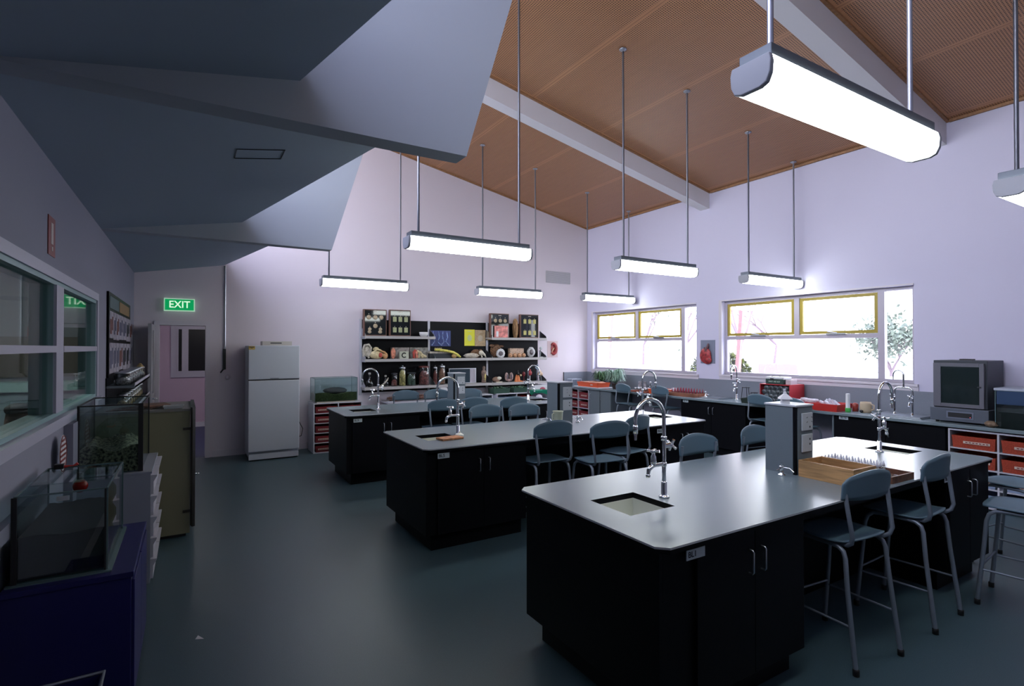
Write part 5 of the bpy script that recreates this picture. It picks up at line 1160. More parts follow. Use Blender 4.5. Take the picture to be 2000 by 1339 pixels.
# ================================================================== WINDOW COUNTER
CX = 7.09
SPL = mat('splashback_grey', (0.20, 0.22, 0.27), 0.45, noise=.08, nscale=300)
tag(MB().box(CX, YF+0.4, ZB-0.035, XR-0.012, YB-0.012, ZB).build('counter_worktop', TOPLAM, bevel=.003), 'long pale grey worktop running under the windows', 'worktop')
t = thing('splashback', 'grey laminate splashback along the window wall above the counter', 'splashback', (XR, 4.5, ZB))
MB().box(XR-0.012, YF+0.4, ZB+0.0005, XR-0.0005, YB-0.012, 1.158).build('side_panel', SPL, t); MB().box(CX, YB-0.012, ZB+0.0005, XR-0.0005, YB-0.0005, 1.158).build('end_panel', SPL, t)
MB().box(CX-.012, YB-.016, .86, CX, YB, 1.16).build('edge_strip', DARKDOT, t)
def base_cab(label, y0, y1, doors, m=BLACKLAM, plate=None, x0=CX+0.05):
    t = thing('base_cabinet', label, 'cabinet', (x0+.3, (y0+y1)/2, 0), 'base cabinets under the window counter')
    MB().box(x0+.02, y0, 0.12, XR-.02, y1, ZB-.036).build('body', m, t); MB().box(x0+.06, y0, 0, XR-.02, y1, .12).build('plinth', m, t)
    n = doors; w = (y1-y0)/n
    for k in range(n):
        d = MB().box(x0, y0+k*w+.003, .125, x0+.019, y0+(k+1)*w-.003, ZB-.04).build('door', m, t, bevel=.0015)
        hy = y0+k*w+(w-.04 if k % 2 == 0 else .04); MB().tube([(x0, hy, .745), (x0-.02, hy, .745), (x0-.026, hy, .735), (x0-.026, hy, .645), (x0-.02, hy, .635), (x0, hy, .635)], .0045, 8).build('handle', STEEL, d)
    if plate:
        s_, yp = plate; p = MB().box(x0-.0035, yp-.055, .785, x0-.001, yp+.055, .825).build('number_plate', PLATE, t); text('lettering', s_, .036, INK, p, (x0-.0045, yp, .805), '-x', .0005)
    return t
base_cab('black base cabinet under the counter beneath the heart picture', 5.02, 6.25, 2, plate=('BL18', 6.15))
base_cab('black base cabinet under the counter beneath the double tap', 2.55, 3.74, 2, plate=('BL16', 3.62))
base_cab('grey base cabinet nearest the far knee space of the counter', 8.01, 8.33, 1, GREYLAM); base_cab('grey end cabinet next to the maroon tray rack', 8.35, 8.68, 1, GREYLAM)
bcs = [o for o in COL.objects if o.name.startswith('base_cabinet')]; MB().box(XR-.06, 6.26, 0, XR-.02, 8.0, ZB-.036).build('kneehole_panel', mat('knee_lilac', (.35, .33, .40), .7), bcs[2])
MB().box(XR-.06, 3.765, 0, XR-.02, 5.01, ZB-.036).build('kneehole_panel', mat('knee_lilac', (.35, .33, .40), .7), bcs[1])
MB().box(CX+.05, 3.742, 0, CX+.6, 3.762, ZB-.036).build('side_panel', GREYLAM, bcs[1])
cubby('tray_rack', 'white rack of maroon trays under the far end of the counter', CX+.05, XR-.03, 8.70, 9.42, 0.02, ZB-.05, 2, 4, '-x', MAROON, 'far end of the counter', tg='maroon trays in the far counter rack')
RUST = mat('rust_red_tray', (0.34, 0.045, 0.02), .5, noise=.25, nscale=120)
cubby('tray_rack', 'white rack of rust red trays under the incubator', CX+.03, XR-.03, 1.26, 2.52, 0.02, ZB-.05, 3, 4, '-x', RUST, 'rack under the incubator', mats_={(0, 0): PALEBLUE, (0, 1): PALEBLUE, (1, 0): PALEBLUE, (1, 1): PALEBLUE, (2, 0): PALEBLUE, (2, 1): PALEBLUE}, tg='trays in the near counter rack')
tag(MB().box(CX+.08, YF+.45, 0, CX+.62, 1.24, ZB-.036).build('base_cabinet', BLACKLAM), 'black base cabinet beyond the right edge of the near tray rack', 'cabinet')
# counter taps
ct = dup(t1, (7.50, 5.43, ZB), 0.25, 'tall chrome tap on the window counter beside the heart picture')
t = thing('double_tap', 'chrome double-legged mixer tap on the counter, near the incubator', 'tap', (7.45, 3.08, ZB))
y0, y1, x = 2.985, 3.175, 7.45
for y in (y0, y1): MB().lathe([(.026, 0), (.026, .006), (.016, .012), (.016, .04)], (x, y, ZB), 14).build('base', CHROME, t)
pts = [(x, y0, ZB+.03), (x, y0, ZB+.30)] + arc((x, y0+.045, ZB+.30), .045, PI, PI/2, 6, 'yz')[1:] + arc((x, y1-.045, ZB+.30), .045, PI/2, 0, 6, 'yz') + [(x, y1, ZB+.03)]
MB().tube(pts, .0105, 10).build('bridge', CHROME, t); ym = (y0+y1)/2
MB().tube([(x, ym, ZB+.345), (x, ym, ZB+.50)] + arc((x, ym+.055, ZB+.50), .055, PI, 0, 12, 'yz')[1:] + [(x, ym+.11, ZB+.44)], [.010]*2+[.008]*12+[.006]).build('spout', CHROME, t)
for y, s_ in ((y0, -1), (y1, 1)):
    m = MB().tube([(x, y, ZB+.24), (x-.05, y, ZB+.24)], .013); cross_handle(m, (x-.06, y, ZB+.24), 'x', .032); m.tube([(x, y, ZB+.17), (x-.08, y, ZB+.17), (x-.10, y, ZB+.13)], .010); m.build('valve', CHROME, t)
# counter sink edges
for (xa, ya, xb, yb), lab in (((7.2, 5.55, 7.55, 5.92), 'inset sink in the counter below the heart picture'), ((7.2, 2.80, 7.62, 3.35), 'steel sink tray in the counter under the double tap')):
    tag(MB().tray(xa, ya, ZB+.0005, xb, yb, ZB+.010, .02, .0).build('counter_sink', STEEL), lab, 'sink')
# heart picture
t = thing('heart_picture', 'grey picture of a red heart hanging between the windows', 'poster', (XR, 6.18, 1.43)); a = AX(1369, 664, XR); b = AX(1397, 711, XR)
MB().box(XR-.008, b.y, b.z+.01, XR-.001, a.y, a.z).build('sheet', mat('poster_slate', (.20, .22, .30), .5), t); yc = (a.y+b.y)/2
MB().ball((XR-.03, yc+.03, b.z+.15), (.03, .12, .135), 18, 12, .05).ball((XR-.03, yc-.01, b.z+.07), (.03, .09, .07)).build('heart_relief', mat('heart_red', (.33, .03, .035), .45, noise=.5, nscale=18), t)
MB().tube([(XR-.03, yc+.02, b.z+.24), (XR-.03, yc-.02, b.z+.31), (XR-.03, yc-.03, b.z+.36)], [.035, .022, .012]).tube([(XR-.03, yc+.06, b.z+.22), (XR-.03, yc+.05, b.z+.29)], .016).build('vessels', mat('vessel_dark', (.12, .05, .06), .5), t)
# ---- things standing on the counter
def C(px, py): p = AZ(px, py, ZB); return p.x, p.y
TR = thing('paper_tray', 'orange tray full of papers at the far end of the counter', 'tray', (7.25, 8.85, ZB+.012))
tag(MB().box(CX+.01, 8.33, ZB, CX+.42, 9.15, ZB+.012).build('white_board', WHITEPL), 'thin white board under the orange paper tray', 'board')
MB().tray(CX+.05, 8.42, ZB+.012, CX+.36, 9.05, ZB+.105, .005, .02).build('tray', ORANGE, TR)
m = MB(); random.seed(9)
for k in range(9): m.obox((CX+.2+random.uniform(-.03, .03), 8.55+k*.055, ZB+.09+random.uniform(0, .02)), (.24, .15, .003), random.uniform(-.4, .4), random.uniform(-.12, .2), random.uniform(-.15, .15))
m.build('papers', mat('paper_salmon', (.55, .28, .20), .7, noise=.4, nscale=9), TR); MB().box(CX+.028, 8.55, ZB+.05, CX+.034, 8.62, ZB+.07).build('tray_mark', CREAMLBL, TR)
tag(MB().tube([(CX+.04, 9.25, ZB+.005), (CX+.04, 9.25, ZB+.14), (CX+.04, 9.42, ZB+.14), (CX+.04, 9.42, ZB+.005)], .004, 6).tube([(CX+.3, 9.25, ZB+.005), (CX+.3, 9.25, ZB+.14), (CX+.3, 9.42, ZB+.14), (CX+.3, 9.42, ZB+.005)], .004, 6).tube([(CX+.04, 9.25, ZB+.14), (CX+.3, 9.25, ZB+.14)], .004, 6).tube([(CX+.04, 9.42, ZB+.14), (CX+.3, 9.42, ZB+.14)], .004, 6).build('wire_rack', STEEL), 'thin wire rack in the far counter corner', 'rack')
LEAF = mat('leaf_green', (.05, .12, .05), .45, noise=.3, nscale=20); LEAFV = mat('leaf_variegated', (.20, .32, .24), .45, noise=.5, nscale=60); POT = mat('pot_dark', (.05, .03, .025), .6)
def plant(label, x, y, h, n, lm, sd, spread):
    t = thing('potted_plant', label, 'plant', (x, y, ZB), 'leafy pot plants in the window corner')
    MB().lathe([(.055, 0), (.075, .11), (.08, .115), (.068, .115), (.02, .10)], (x, y, ZB), 16).build('pot', POT, t); random.seed(sd); m = MB()
    for k in range(n):
        a = random.uniform(0, 2*PI); l = random.uniform(.6, 1)*spread; hh = h*random.uniform(.25, 1.0); w = .008
        P = [Vector((x, y, ZB+.10)), Vector((x+l*.35*math.cos(a), y+l*.35*math.sin(a), ZB+.10+hh*.75)), Vector((x+l*.75*math.cos(a), y+l*.75*math.sin(a), ZB+.10+hh)), Vector((x+l*math.cos(a), y+l*math.sin(a), ZB+.10+hh*.5))]
        s_ = Vector((-math.sin(a), math.cos(a), 0)); ws = (.004, w, w*1.1, .001); vs = []
        for p_, w_ in zip(P, ws): p_.x = min(p_.x, XR-.03); vs += [p_-s_*w_, p_+s_*w_+Vector((0, 0, .002))]
        m.add(vs, [(0, 1, 3, 2), (2, 3, 5, 4), (4, 5, 7, 6)])
    m.build('leaves', lm, t); return t
plant('dark green bushy pot plant behind the orange paper tray', 7.53, 8.72, .24, 200, LEAF, 1, .26)
plant('variegated silvery pot plant beside the orange paper tray', 7.34, 8.10, .31, 260, LEAFV, 2, .25)
tag(MB().obox((7.60, 7.62, ZB+.085), (.01, .20, .17), 0, 0, .12).build('photo_card', mat('photo_grey', (.30, .27, .30), .6, noise=.5, nscale=18)), 'grey photo card leaning right of the silvery plant', 'card')
t = thing('wash_bottle', 'clear plastic wash bottle by the orange tray', 'bottle', (7.45, 7.25, ZB)); MB().lathe([(.05, 0), (.052, .10), (.035, .135), (.016, .15), (.016, .17)], (7.45, 7.25, ZB), 16).build('bottle', JARGL, t); MB().lathe([(.019, .165), (.019, .185), (.008, .19)], (7.45, 7.25, ZB), 12).build('cap', WHITEPL, t)
t = thing('glassware_tray', 'shallow red-brown tray of small glass bottles on the counter', 'tray', (7.28, 7.22, ZB)); MB().tray(7.14, 7.05, ZB+.001, 7.40, 7.45, ZB+.03, .005, .008).build('tray', mat('tray_brick', (.35, .09, .05), .5), t)
jb = make_jar('small glass bottle in the red-brown tray, nearest the room', .024, .075, grp='small bottles in the red-brown tray', lidm=WHITEPL); jb.location = (7.19, 7.11, ZB+.008)
k = 0
for i in range(3):
    for j in range(4):
        if i == j == 0: continue
        dup(jb, (7.19+i*.075, 7.11+j*.09, ZB+.008), 0, '%s glass bottle in %s row of the red-brown tray' % (['right-hand', 'second from right', 'third from right', 'left-hand'][j], ['the front', 'the middle', 'the back'][i]))
def ortray(label, x0, y0, x1, y1, h, m_, stuff):
    t = thing('plastic_tray', label, 'tray', ((x0+x1)/2, (y0+y1)/2, ZB)); MB().tray(x0, y0, ZB+.001, x1, y1, ZB+h, .005, .018).build('tray', m_, t); return t
t = ortray('orange tray of white packets behind the counter stools', 7.16, 6.62, 7.46, 7.00, .085, ORANGE, 0)
random.seed(4); m = MB()
for k in range(8): m.obox((7.22+random.random()*.18, 6.68+random.random()*.26, ZB+.03+.007*k), (.10, .06, .02), random.uniform(-1, 1), random.uniform(-.2, .2))
m.build('packets', mat('packet_cream', (.6, .52, .45), .6), t)
t = thing('bottle_rack', 'wooden rack of dark red dropper bottles on the counter', 'rack', (7.3, 6.35, ZB)); MB().tray(7.17, 6.00, ZB+.001, 7.50, 6.57, ZB+.06, .012, 0).build('rack', mat('rack_red_wood', (.24, .09, .05), .6, noise=.3, nscale=20, stretch=(1, .2, 1)), t)
db = thing('dropper_bottle', 'dark red dropper bottle at right front corner of the wooden rack', 'bottle', (0, 0, 0), 'red dropper bottles in the counter rack', world=False)
MB().lathe([(.016, 0), (.017, .045), (.012, .055)], n=12).build('bottle', mat('amber_dark', (.10, .015, .015), .25), db); MB().lathe([(.011, .055), (.010, .075), (.004, .105), (.003, .12)], n=10).build('dropper', mat('dropper_red', (.28, .02, .05), .4), db)
db.location = (7.215, 6.045, ZB+.014)
rn = ['front', 'second', 'third', 'fourth', 'back']; cn = ['first', 'second', 'third', 'fourth', 'fifth', 'sixth', 'seventh', 'eighth', 'ninth', 'tenth']
for i in range(4):
    for j in range(9):
        if i or j: dup(db, (7.215+i*.075, 6.045+j*.058, ZB+.014), 0, 'dark red dropper bottle, %s row, %s from the right in wooden rack' % (rn[i], cn[j]))
tag(MB().box(7.13, 6.62, ZB+.0, 7.155, 6.64, ZB+.01).obox((7.36, 6.60, ZB+.09), (.10, .05, .05), .2).build('white_packet', WHITEPL), 'white packet between the orange tray and red bottle rack', 'packet')
t = thing('burner', 'small chrome burner on a white plate on the counter', 'burner', (7.33, 5.98, ZB)); x, y = 7.28, 5.86
MB().lathe([(.055, 0), (.058, .006), (.0, .008)], (x-.02, y-.03, ZB+.011), 18).build('plate', WHITEPL, t); MB().lathe([(.03, 0), (.03, .01), (.010, .02), (.010, .07), (.014, .075), (.014, .09), (.010, .095)], (x+.0, y, ZB+.018), 14).tube([(x, y, ZB+.07), (x+.01, y-.06, ZB+.06)], .006).build('burner', CHROME, t)
TRI = mat('tripod_iron', (.02, .022, .03), .5, metal=.5)
for px, hh, rr, lab in ((7.46, .215, .06, 'taller black iron tripod on the counter'), (7.44, .145, .055, 'shorter black iron tripod on the counter')):
    y = 5.24 if hh > .2 else 5.08
    t = thing('iron_tripod', lab, 'tripod', (px, y, ZB), 'iron tripods'); MB().lathe([(rr, 0), (rr, .010), (rr*.3, .010), (rr*.3, 0)], (px, y, ZB+hh-.01), 18).build('ring', TRI, t)
    for k in range(3): a = k*2*PI/3+.4; MB().tube([(px+rr*.85*math.cos(a), y+rr*.85*math.sin(a), ZB+hh-.005), (px+rr*1.25*math.cos(a), y+rr*1.25*math.sin(a), ZB)], .0045, 6).build('leg', TRI, t)
t = thing('green_tray', 'dark green open tray on the counter left of the red rack', 'tray', (7.2, 4.92, ZB)); MB().tray(7.11, 4.78, ZB+.001, 7.36, 5.07, ZB+.075, .006, .004).build('tray', mat('tray_darkgreen', (.012, .025, .018), .5), t)
t = thing('plastic_bag', 'crumpled clear plastic bag behind the dark green tray', 'bag', (7.5, 4.95, ZB)); MB().ball((7.50, 4.97, ZB+.055), (.07, .08, .055), 14, 9, .35).build('bag', mat('bag_pale', (.35, .37, .45), .3), t)
t = thing('round_mirror', 'small round pale lamp on a black base behind the counter stool', 'lamp', (7.42, 4.84, ZB)); MB().ball((7.42, 4.84, ZB+.175), (.028, .028, .03)).build('globe', WHITEPL, t); MB().lathe([(.045, 0), (.045, .05), (.02, .08), (.006, .10), (.006, .15)], (7.42, 4.84, ZB), 14).build('base', DARKDOT, t)
t = thing('sand_timer', 'white hourglass shaped bottle beside the red rack', 'bottle', (7.60, 4.98, ZB)); MB().lathe([(.04, 0), (.045, .06), (.02, .10), (.035, .14), (.04, .20), (.025, .22)], (7.60, 5.0, ZB), 16).build('bottle', mat('bottle_milky', (.45, .47, .52), .3), t)
# red bottle rack lying with open ends to the room + first aid kit
RK = mat('rack_red', (.45, .03, .04), .45); ry0, ry1, rx0, rx1, rz1 = 4.45, 4.92, 7.34, 7.70, 1.165
t = thing('red_bottle_rack', 'red crate with rows of round glass jar mouths facing the room', 'rack', (7.52, 4.68, ZB)); m = MB(); w = .012
m.box(rx0, ry0, ZB+.001, rx1, ry0+w, rz1); m.box(rx0, ry1-w, ZB+.001, rx1, ry1, rz1); m.box(rx0, ry0+w, ZB+.001, rx1, ry1-w, ZB+w); m.box(rx0, ry0+w, rz1-w, rx1, ry1-w, rz1); m.box(rx1-w, ry0+w, ZB+w, rx1, ry1-w, rz1-w); m.build('crate', RK, t)
bj = thing('stored_jar', 'clear glass jar lying in the red crate, bottom row, right end', 'jar', (0, 0, 0), 'glass jars lying in the red crate', world=False)
MB().lathe([(.030, 0), (.034, .006), (.034, .20), (.030, .22), (.0295, .22), (.0295, .008)], n=18, ax='x').build('glass', mat('jar_greyglass', (.16, .19, .21), .12, spec=.9), bj); MB().lathe([(.0265, .0), (.0265, .003), (0, .004)], n=16, ax='x').build('mouth', DARKDOT, bj)
first = True; rowc = 0; zz = ZB+.05
while zz < rz1-.04:
    off = .038 if rowc % 2 else 0; yy = ry0+.05+off; cc = 0
    while yy < ry1-.042:
        lab = 'clear glass jar lying in the red crate, %s row up, %s from the right' % (cn[rowc], cn[cc])
        if first: bj.location = (rx0+.02, yy, zz); first = False
        else: dup(bj, (rx0+.02, yy, zz), 0, lab)
        yy += .074; cc += 1
    zz += .062; rowc += 1
t = thing('first_aid_box', 'dark green FIRST AID KIT box on top of the red crate', 'first aid box', (7.5, 4.70, rz1)); fa0, fa1 = 4.56, 4.84
MB().box(7.36, fa0, rz1+.001, 7.56, fa1, rz1+.075).build('case', mat('firstaid_green', (.022, .05, .042), .5), t, bevel=.004); MB().box(7.358, fa0-.002, rz1+.075, 7.562, fa1+.002, rz1+.105).build('lid', WHITEPL, t, bevel=.004)
MB().box(7.350, 4.71, rz1+.06, 7.36, 4.76, rz1+.085).build('clasp', DARKDOT, t); MB().tube([(7.42, 4.64, rz1+.104), (7.42, 4.66, rz1+.12), (7.42, 4.76, rz1+.12), (7.42, 4.78, rz1+.104)], .005).build('handle', DARKDOT, t)
text('lettering', 'FIRST AID KIT', .030, mat('letter_mint', (.45, .60, .50), .5), t, (7.357, 4.70, rz1+.036), '-x', .0005)
t = thing('white_carton', 'small white carton beside the first aid box', 'carton', (7.5, 4.5, rz1)); MB().box(7.40, 4.475, rz1+.001, 7.56, 4.55, rz1+.07).build('carton', mat('carton_pink', (.50, .42, .45), .6), t)
# red trays of glassware
def glasstray(label, x0, y0, x1, y1, h, kind, sd):
    t = ortray(label, x0, y0, x1, y1, h, REDPL, 0); random.seed(sd)
    for k in range(12 if kind else 5):
        x, y = random.uniform(x0+.05, x1-.05), random.uniform(y0+.05, y1-.05)
        if kind:
            a = random.uniform(-.9, .9); l = random.uniform(.09, .15); c = Vector((x, y, ZB+h*.5+.035)); d = Vector((.2*random.uniform(-1, 1), math.cos(a)*.8*random.choice((-1, 1)), abs(math.sin(a))+.2)).normalized()*l*.5
            q = tag(MB().tube([c-d, c+d], [.018, .020], 12).build('measuring_tube', mat('plastic_milky', (.50, .50, .58), .25)), 'milky measuring tube jutting from the front red tray', 'tube', 'measuring tubes in the front red tray')
        else: tag(MB().lathe([(.05, 0), (.055, .03), (.04, .05), (.0, .055)], (x, y, ZB+h*.7+.005*k), 16).build('petri_lid', mat('plastic_milky2', (.52, .48, .52), .3)), 'round milky dish heaped in the far red tray', 'dish', 'milky dishes in the far red tray')
    return t
glasstray('far red tray heaped with milky dishes on the counter', 7.20, 4.05, 7.58, 4.40, .085, 0, 1)
glasstray('front red tray bristling with milky measuring tubes', 7.13, 3.70, 7.48, 4.00, .095, 1, 2)
t = thing('cylinder_bottle', 'tall white cylinder with green liquid at its bottom on the counter', 'bottle', (7.26, 3.60, ZB)); x, y = 7.235, 3.615
MB().lathe([(.030, 0), (.030, .055), (.025, .06), (.0235, .235), (.022, .24)], (x, y, ZB+.001), 18).build('cylinder', mat('cylinder_milky', (.62, .64, .66), .35), t); MB().lathe([(.0308, .002), (.0308, .056), (.030, .058)], (x, y, ZB+.001), 18).build('green_liquid', mat('liquid_green', (.10, .55, .12), .3), t)
t = thing('cream_jug', 'cream jug with a handle lying by the white cylinder', 'jug', (7.42, 3.50, ZB)); x, y = 7.42, 3.49; JG = mat('jug_cream', (.50, .40, .28), .5)
MB().lathe([(.06, 0), (.068, .03), (.066, .11), (.06, .135), (.055, .135), (.02, .02)], (x, y, ZB), 18).build('body', JG, t); MB().tube([(x-.01, y-.06, ZB+.115), (x-.01, y-.10, ZB+.10), (x-.01, y-.10, ZB+.05), (x-.01, y-.06, ZB+.03)], .009).build('handle', JG, t)
MB().ball((x-.07, y+.02, ZB+.018), (.014, .022, .018)).build('black_knob', DARKDOT, t)
tag(MB().lathe([(.035, 0), (.036, .09), (.02, .11)], (7.45, 3.63, ZB), 14).build('red_bottle', mat('bottle_red', (.30, .04, .03), .35)), 'small red bottle between the cylinder and the cream jug', 'bottle')
# incubator
IN = mat('incubator_slate', (.085, .10, .13), .45); IN2 = mat('incubator_dark', (.035, .042, .055), .45)
t = thing('incubator', 'slate grey laboratory incubator with glass door on the counter', 'incubator', (7.45, 2.45, ZB))
MB().box(7.24, 2.215, ZB+.165, 7.70, 2.695, 1.56).build('cabinet', IN2, t, bevel=.006); MB().box(7.20, 2.195, ZB+.02, 7.66, 2.715, ZB+.165).build('base', IN, t, bevel=.006)
for y in (2.25, 2.66):
    for x in (7.24, 7.60): MB().lathe([(.015, 0), (.018, .02)], (x, y, ZB+.0), 10).build('foot', RUBBER, t)
dr = MB(); dr.box(7.205, 2.235, 1.045, 7.24, 2.275, 1.53); dr.box(7.205, 2.615, 1.045, 7.24, 2.685, 1.53); dr.box(7.205, 2.275, 1.045, 7.24, 2.615, 1.085); dr.box(7.205, 2.275, 1.49, 7.24, 2.615, 1.53)
d = dr.build('door', mat('incubator_frame', (.13, .13, .16), .4), t, bevel=.003); MB().box(7.215, 2.275, 1.085, 7.222, 2.615, 1.49).build('glass', mat('incubator_glass', (.015, .024, .026), .08, spec=.8), d); MB().box(7.195, 2.255, 1.27, 7.205, 2.29, 1.285).build('latch', CHROME, d)
cp = MB().box(7.193, 2.32, ZB+.055, 7.200, 2.56, ZB+.13).build('control_panel', mat('panel_rim', (.16, .18, .24), .4), t); MB().box(7.190, 2.335, ZB+.067, 7.193, 2.545, ZB+.118).build('display', DARKDOT, cp); MB().box(7.188, 2.345, ZB+.073, 7.190, 2.352, ZB+.079).build('indicator', mat('led_red', (.6, .05, .1), .4, emit=1.0, ecol=(1, .1, .15)), cp)
MB().box(7.40, 2.40, 1.56, 7.50, 2.51, 1.575).build('top_vent', DARKDOT, t)
tt = glass_tank('glass_tank', 'blue-tinted glass tank at the right edge of the counter', 7.13, 7.60, 1.55, 2.12, ZB+.002, 1.26, DARKWATER, .20)
MB().box(7.12, 1.54, 1.262, 7.62, 2.13, 1.285).build('hood', mat('hood_pale', (.42, .46, .55), .4), tt)
MB().box(7.128, 1.56, 1.12, 7.132, 2.11, 1.255).build('blue_film', mat('film_blue', (.03, .06, .13), .3), tt)
t = thing('paper_bag', 'crumpled brown paper bag between the incubator and the tank', 'bag', (7.16, 2.14, ZB)); 
tag(MB().ball((7.135, 2.155, ZB+.034), (.04, .055, .032), 16, 9, .3).build('brown_bag', mat('paper_kraft', (.18, .12, .08), .8, noise=.4, nscale=30), t), 'x', 'x')
for q in t.children: del q['label']; del q['category']
# ================================================================== THINGS ON THE ISLAND BENCHES
PINE = mat('pine_box', (.42, .24, .10), .55, noise=.28, nscale=16, stretch=(1, .25, 3)); PINE2 = mat('box_redwood', (.14, .06, .035), .55, noise=.3, nscale=20)
def obx(name, label, x0, x1, y0, y1, h, m_, rz, w=.012, base=ZB):
    cx, cy = (x0+x1)/2, (y0+y1)/2; t = thing(name, label, 'box', (cx, cy, base), None, rz, world=False); a, b = (x1-x0)/2, (y1-y0)/2
    MB().box(-a, -b, .0005, a, b, .010).build('floor_board', m_, t); MB().box(-a, -b, .010, -a+w, b, h).build('side_board', m_, t); MB().box(a-w, -b, .010, a, b, h).build('side_board', m_, t)
    MB().box(-a+w, -b, .010, a-w, -b+w, h).build('end_board', m_, t); MB().box(-a+w, b-w, .010, a-w, b, h).build('end_board', m_, t); return t
obx('wooden_box', 'open pine box on the nearest bench beside the power pedestal', 3.365, 3.615, 1.645, 1.985, .105, PINE, -.03)
b2 = obx('wooden_box', 'low dark red wooden box holding dropper bottles, nearest bench', 3.66, 3.93, 1.57, 2.08, .042, PINE2, -.02)
db2 = thing('clear_dropper', 'clear dropper bottle at near left corner of the low red box', 'bottle', (0, 0, 0), 'clear dropper bottles in the low box', world=False)
MB().lathe([(.0135, 0), (.0145, .035), (.010, .045)], n=10).build('bottle', JARGL, db2); MB().lathe([(.009, .045), (.008, .06), (.003, .08)], n=8).build('dropper', mat('dropper_white', (.62, .62, .70), .4), db2)
MB().lathe([(.011, .002), (.011, .03), (.002, .032)], n=8).build('liquid', mat('liquid_grey', (.45, .46, .52), .3), db2)
db2.location = (3.71, 1.72, ZB+.0115)
for i in range(5):
    for j in range(9):
        if (i or j): dup(db2, (3.71+i*.042, 1.72+j*.038, ZB+.0115), 0, 'clear dropper bottle, column %s, %s from the near end, low red box' % (['one', 'two', 'three', 'four', 'five'][i], cn[j]))
tag(MB().lathe([(.03, 0), (.045, .012), (.047, .02), (.040, .014), (.02, .006)], (3.76, 1.63, ZB+.0115), 16).build('clear_dish', JARGL), 'clear dish in the near end of the low red box', 'dish')
t = thing('white_lid_pot', 'small white pagoda shaped lidded pot on top of the nearest pedestal', 'pot', (3.45, 2.13, ZB+.455)); x, y, z = 3.44, 2.12, ZB+.455
MB().lathe([(.034, 0), (.034, .03)], (x, y, z), 4, smooth=False).build('pot', WHITEPL, t); MB().lathe([(.055, 0), (.045, .012), (.012, .035), (.010, .045), (.002, .05)], (x, y, z+.03), 4, smooth=False).build('lid', WHITEPL, t)
t = thing('measuring_cylinder', 'ribbed white measuring cylinder on the window counter before the red crate', 'cylinder', (7.17, 4.5, ZB)); p = AX(1532, 770, 7.2)
MB().lathe([(.030, 0), (.030, .008), (.016, .015), (.016, .24), (.020, .25)], (7.2, p.y, ZB), 14).build('cylinder', mat('plastic_milky', (.50, .50, .58), .25), t)
m = MB()
for k in range(6): m.lathe([(.0162, 0), (.0168, .002), (.0162, .004)], (7.2, p.y, ZB+.06+k*.03), 14)
m.build('gradations', INK, t)
tag(MB().obox((2.02, 4.43, ZB+.010), (.22, .125, .018), .12).build('wooden_tile', mat('tile_orange_wood', (.48, .20, .09), .6, noise=.3, nscale=30), bevel=.003), 'orange-brown wooden tile beside the middle bench sink', 'tile')
t = thing('sink_plug', 'white bell shaped plug beside the middle bench tap', 'plug', (2.13, 4.55, ZB)); x, y = 2.15, 4.50
MB().lathe([(.038, 0), (.040, .02), (.025, .03), (.008, .04)], (x, y, ZB), 18).build('plug', CERAM, t); MB().ball((x, y, ZB+.046), .009).build('knob', CERAM, t)
t = thing('plastic_jug', 'cloudy yellowish plastic jug beside the middle bench pedestal', 'jug', (3.33, 4.62, ZB)); x, y = 3.345, 4.585
MB().lathe([(.040, 0), (.045, .01), (.054, .15), (.060, .158), (.052, .152), (.040, .012), (.0, .01)], (x, y, ZB+.0005), 22).build('jug', mat('jug_cloudy', (.48, .50, .36), .35), t)
MB().tube([(x-.045, y, ZB+.14), (x-.075, y, ZB+.13), (x-.075, y, ZB+.07), (x-.045, y, ZB+.06)], .006).build('handle', mat('jug_cloudy', (.48, .50, .36), .35), t)
# ================================================================== OUTSIDE THE WINDOWS
PINKW = mat('verandah_post_pink', (.45, .20, .18), .7)
for k, (x, y, lab) in enumerate(((9.6, 11.0, 'pink raking verandah post outside the far window'), (9.6, 7.05, 'pink raking verandah post outside the near window'))):
    tag(MB().prism([(y, -.45), (y+.08, -.45), (y-.25, 3.6), (y-.33, 3.6)], 'x', x, x+.08).build('verandah_post', PINKW), lab, 'post', 'verandah posts')
BK = mat('bark_pale', (.20, .15, .17), .8)
def tree(label, x, y, h, sd, lm=None, cr=1.6, nl=900, grp='bare and leafy trees outside', trunk=.10):
    t = thing('tree', label, 'tree', (x, y, -.45), grp, world=False); random.seed(sd); m = MB(); tips = []
    def br(p, d, l, r, n):
        q = p+d*l; m.tube([p, (p+q)/2+Vector((random.uniform(-.05, .05), random.uniform(-.05, .05), 0))*l, q], [r, r*.8, r*.6], 6, False); tips.append(q)
        if n:
            for _ in range(3): br(q, (d+Vector((random.uniform(-.8, .8), random.uniform(-.8, .8), random.uniform(-.1, .5)))).normalized(), l*.68, r*.55, n-1)
    br(Vector((0, 0, 0)), Vector((.05, .02, 1)).normalized(), h*.33, trunk, 5); m.build('branches', BK, t)
    if lm:
        m = MB()
        for _ in range(nl):
            c = random.choice(tips)+Vector([random.gauss(0, .22*cr) for _ in range(3)]); a, b = Vector([random.uniform(-1, 1) for _ in range(3)])*.09, Vector([random.uniform(-1, 1) for _ in range(3)])*.09
            m.add([c-a, c-b, c+a, c+b], [(0, 1, 2, 3)])
        m.build('foliage', lm, t)
GL = mat('leaf_outdoor', (.16, .20, .05), .7, noise=.5, nscale=3); GL2 = mat('leaf_outdoor_grey', (.14, .17, .13), .7, noise=.5, nscale=3)
tree('bare branching tree outside the left half of the near window', 18.5, 13.3, 6.5, 3); tree('bare tree outside behind the middle of the near window', 29, 18.4, 7, 8)
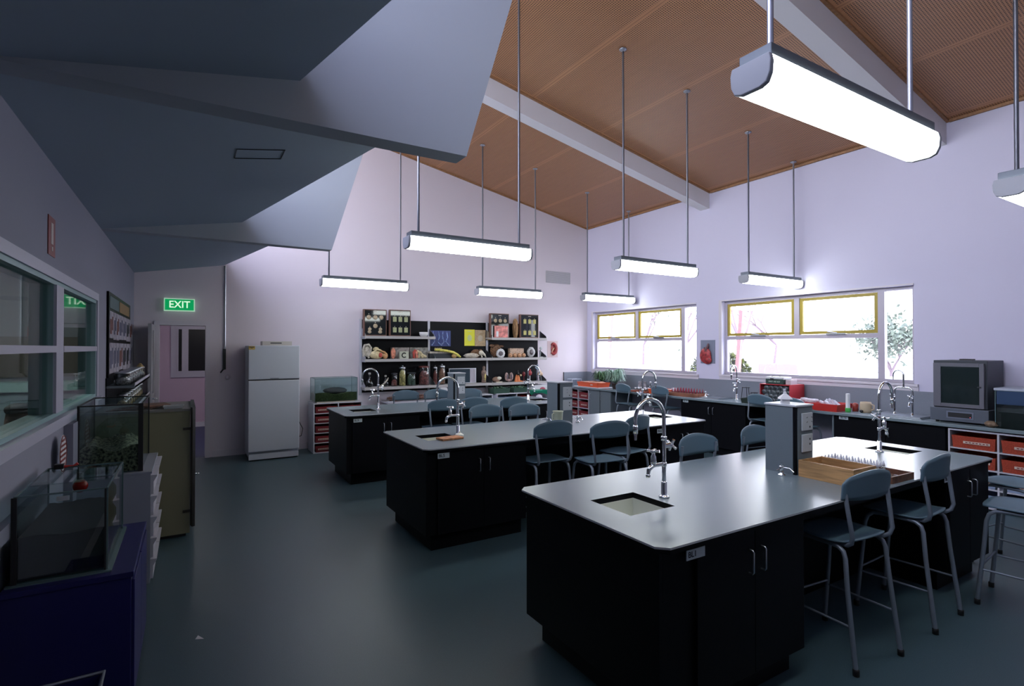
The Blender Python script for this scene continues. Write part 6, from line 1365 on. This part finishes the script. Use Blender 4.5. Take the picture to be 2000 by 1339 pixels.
tree('green-grey tree seen through the narrow right light of the near window', 26, 11.2, 3.3, 5, GL2, 1.6, 1500); tree('leafy tree outside the far window', 24, 24, 7, 6, GL2, 1.6, 1200); tree('tall sparse tree outside the far window right light', 22.5, 19.4, 7, 12, GL2, 1.2, 500)
t = thing('garden_bush', 'round yellow-green bush outside the near window', 'bush', (13.5, 10.35, -.45), None, world=False); random.seed(20); m = MB()
for _ in range(1800):
    d = Vector([random.gauss(0, 1) for _ in range(3)]).normalized()*random.uniform(.75, 1.0); c = Vector((d.x*.85, d.y*.85, 1.45+d.z*.62)); a, b = Vector([random.uniform(-1, 1) for _ in range(3)])*.06, Vector([random.uniform(-1, 1) for _ in range(3)])*.06
    m.add([c-a, c-b, c+a, c+b], [(0, 1, 2, 3)])
m.build('foliage', mat('leaf_bush', (.11, .13, .02), .7, col2=(.03, .03, .035), nscale=4), t); MB().tube([(0, 0, 0), (0, 0, 1.3)], .05).tube([(0, 0, .5), (.2, .3, 1.3)], .03).tube([(0, 0, .5), (-.2, -.3, 1.3)], .03).build('stem', BK, t)
CAR = mat('car_silver', (.42, .42, .48), .3, metal=.2); CGL = mat('car_glass', (.06, .08, .14), .1)
def car(label, x, y, rz, m_):
    t = thing('parked_car', label, 'car', (x, y, -.45), 'cars parked outside', rz, world=False)
    MB().prism([(-2.15, .35), (2.1, .35), (2.15, .75), (1.2, .92), (.55, 1.38), (-1.1, 1.40), (-1.75, .98), (-2.15, .9)], 'y', -.82, .82).build('body', m_, t, bevel=.06)
    for s in (-1, 1): MB().prism([(1.05, .93), (.50, 1.32), (-1.0, 1.33), (-1.5, .98)], 'y', s*.82, s*.835).build('side_window', CGL, t)
    for a in (-1.35, 1.35):
        for s in (-.78, .78): MB().lathe([(.0, -.1), (.32, -.1), (.34, 0), (.32, .1), (0, .1)], (a, s, .33), 20, ax='y').build('wheel', RUBBER, t)
car('pale silver car parked outside the right end of the near window', 15.2, 7.4, 1.25, CAR); car('lilac car parked outside the far window', 17.5, 17.3, .6, mat('car_lilac', (.36, .34, .44), .4)); car('reddish car parked outside beyond the near window', 24.0, 15.2, .6, mat('car_red', (.40, .10, .10), .4))
t = thing('long_fence', 'thin rail fence outside across both windows', 'fence', (30, 20, -.45)); m = MB()
for z in (.5, .9): m.tube([(33, 5, z-.45), (24, 30, z-.45)], .03, 6)
m.build('rails', STEEL, t)
for k in range(14): MB().tube([(33-9*k/13, 5+25*k/13, -.45), (33-9*k/13, 5+25*k/13, .55)], .035, 6).build('post', STEEL, t)
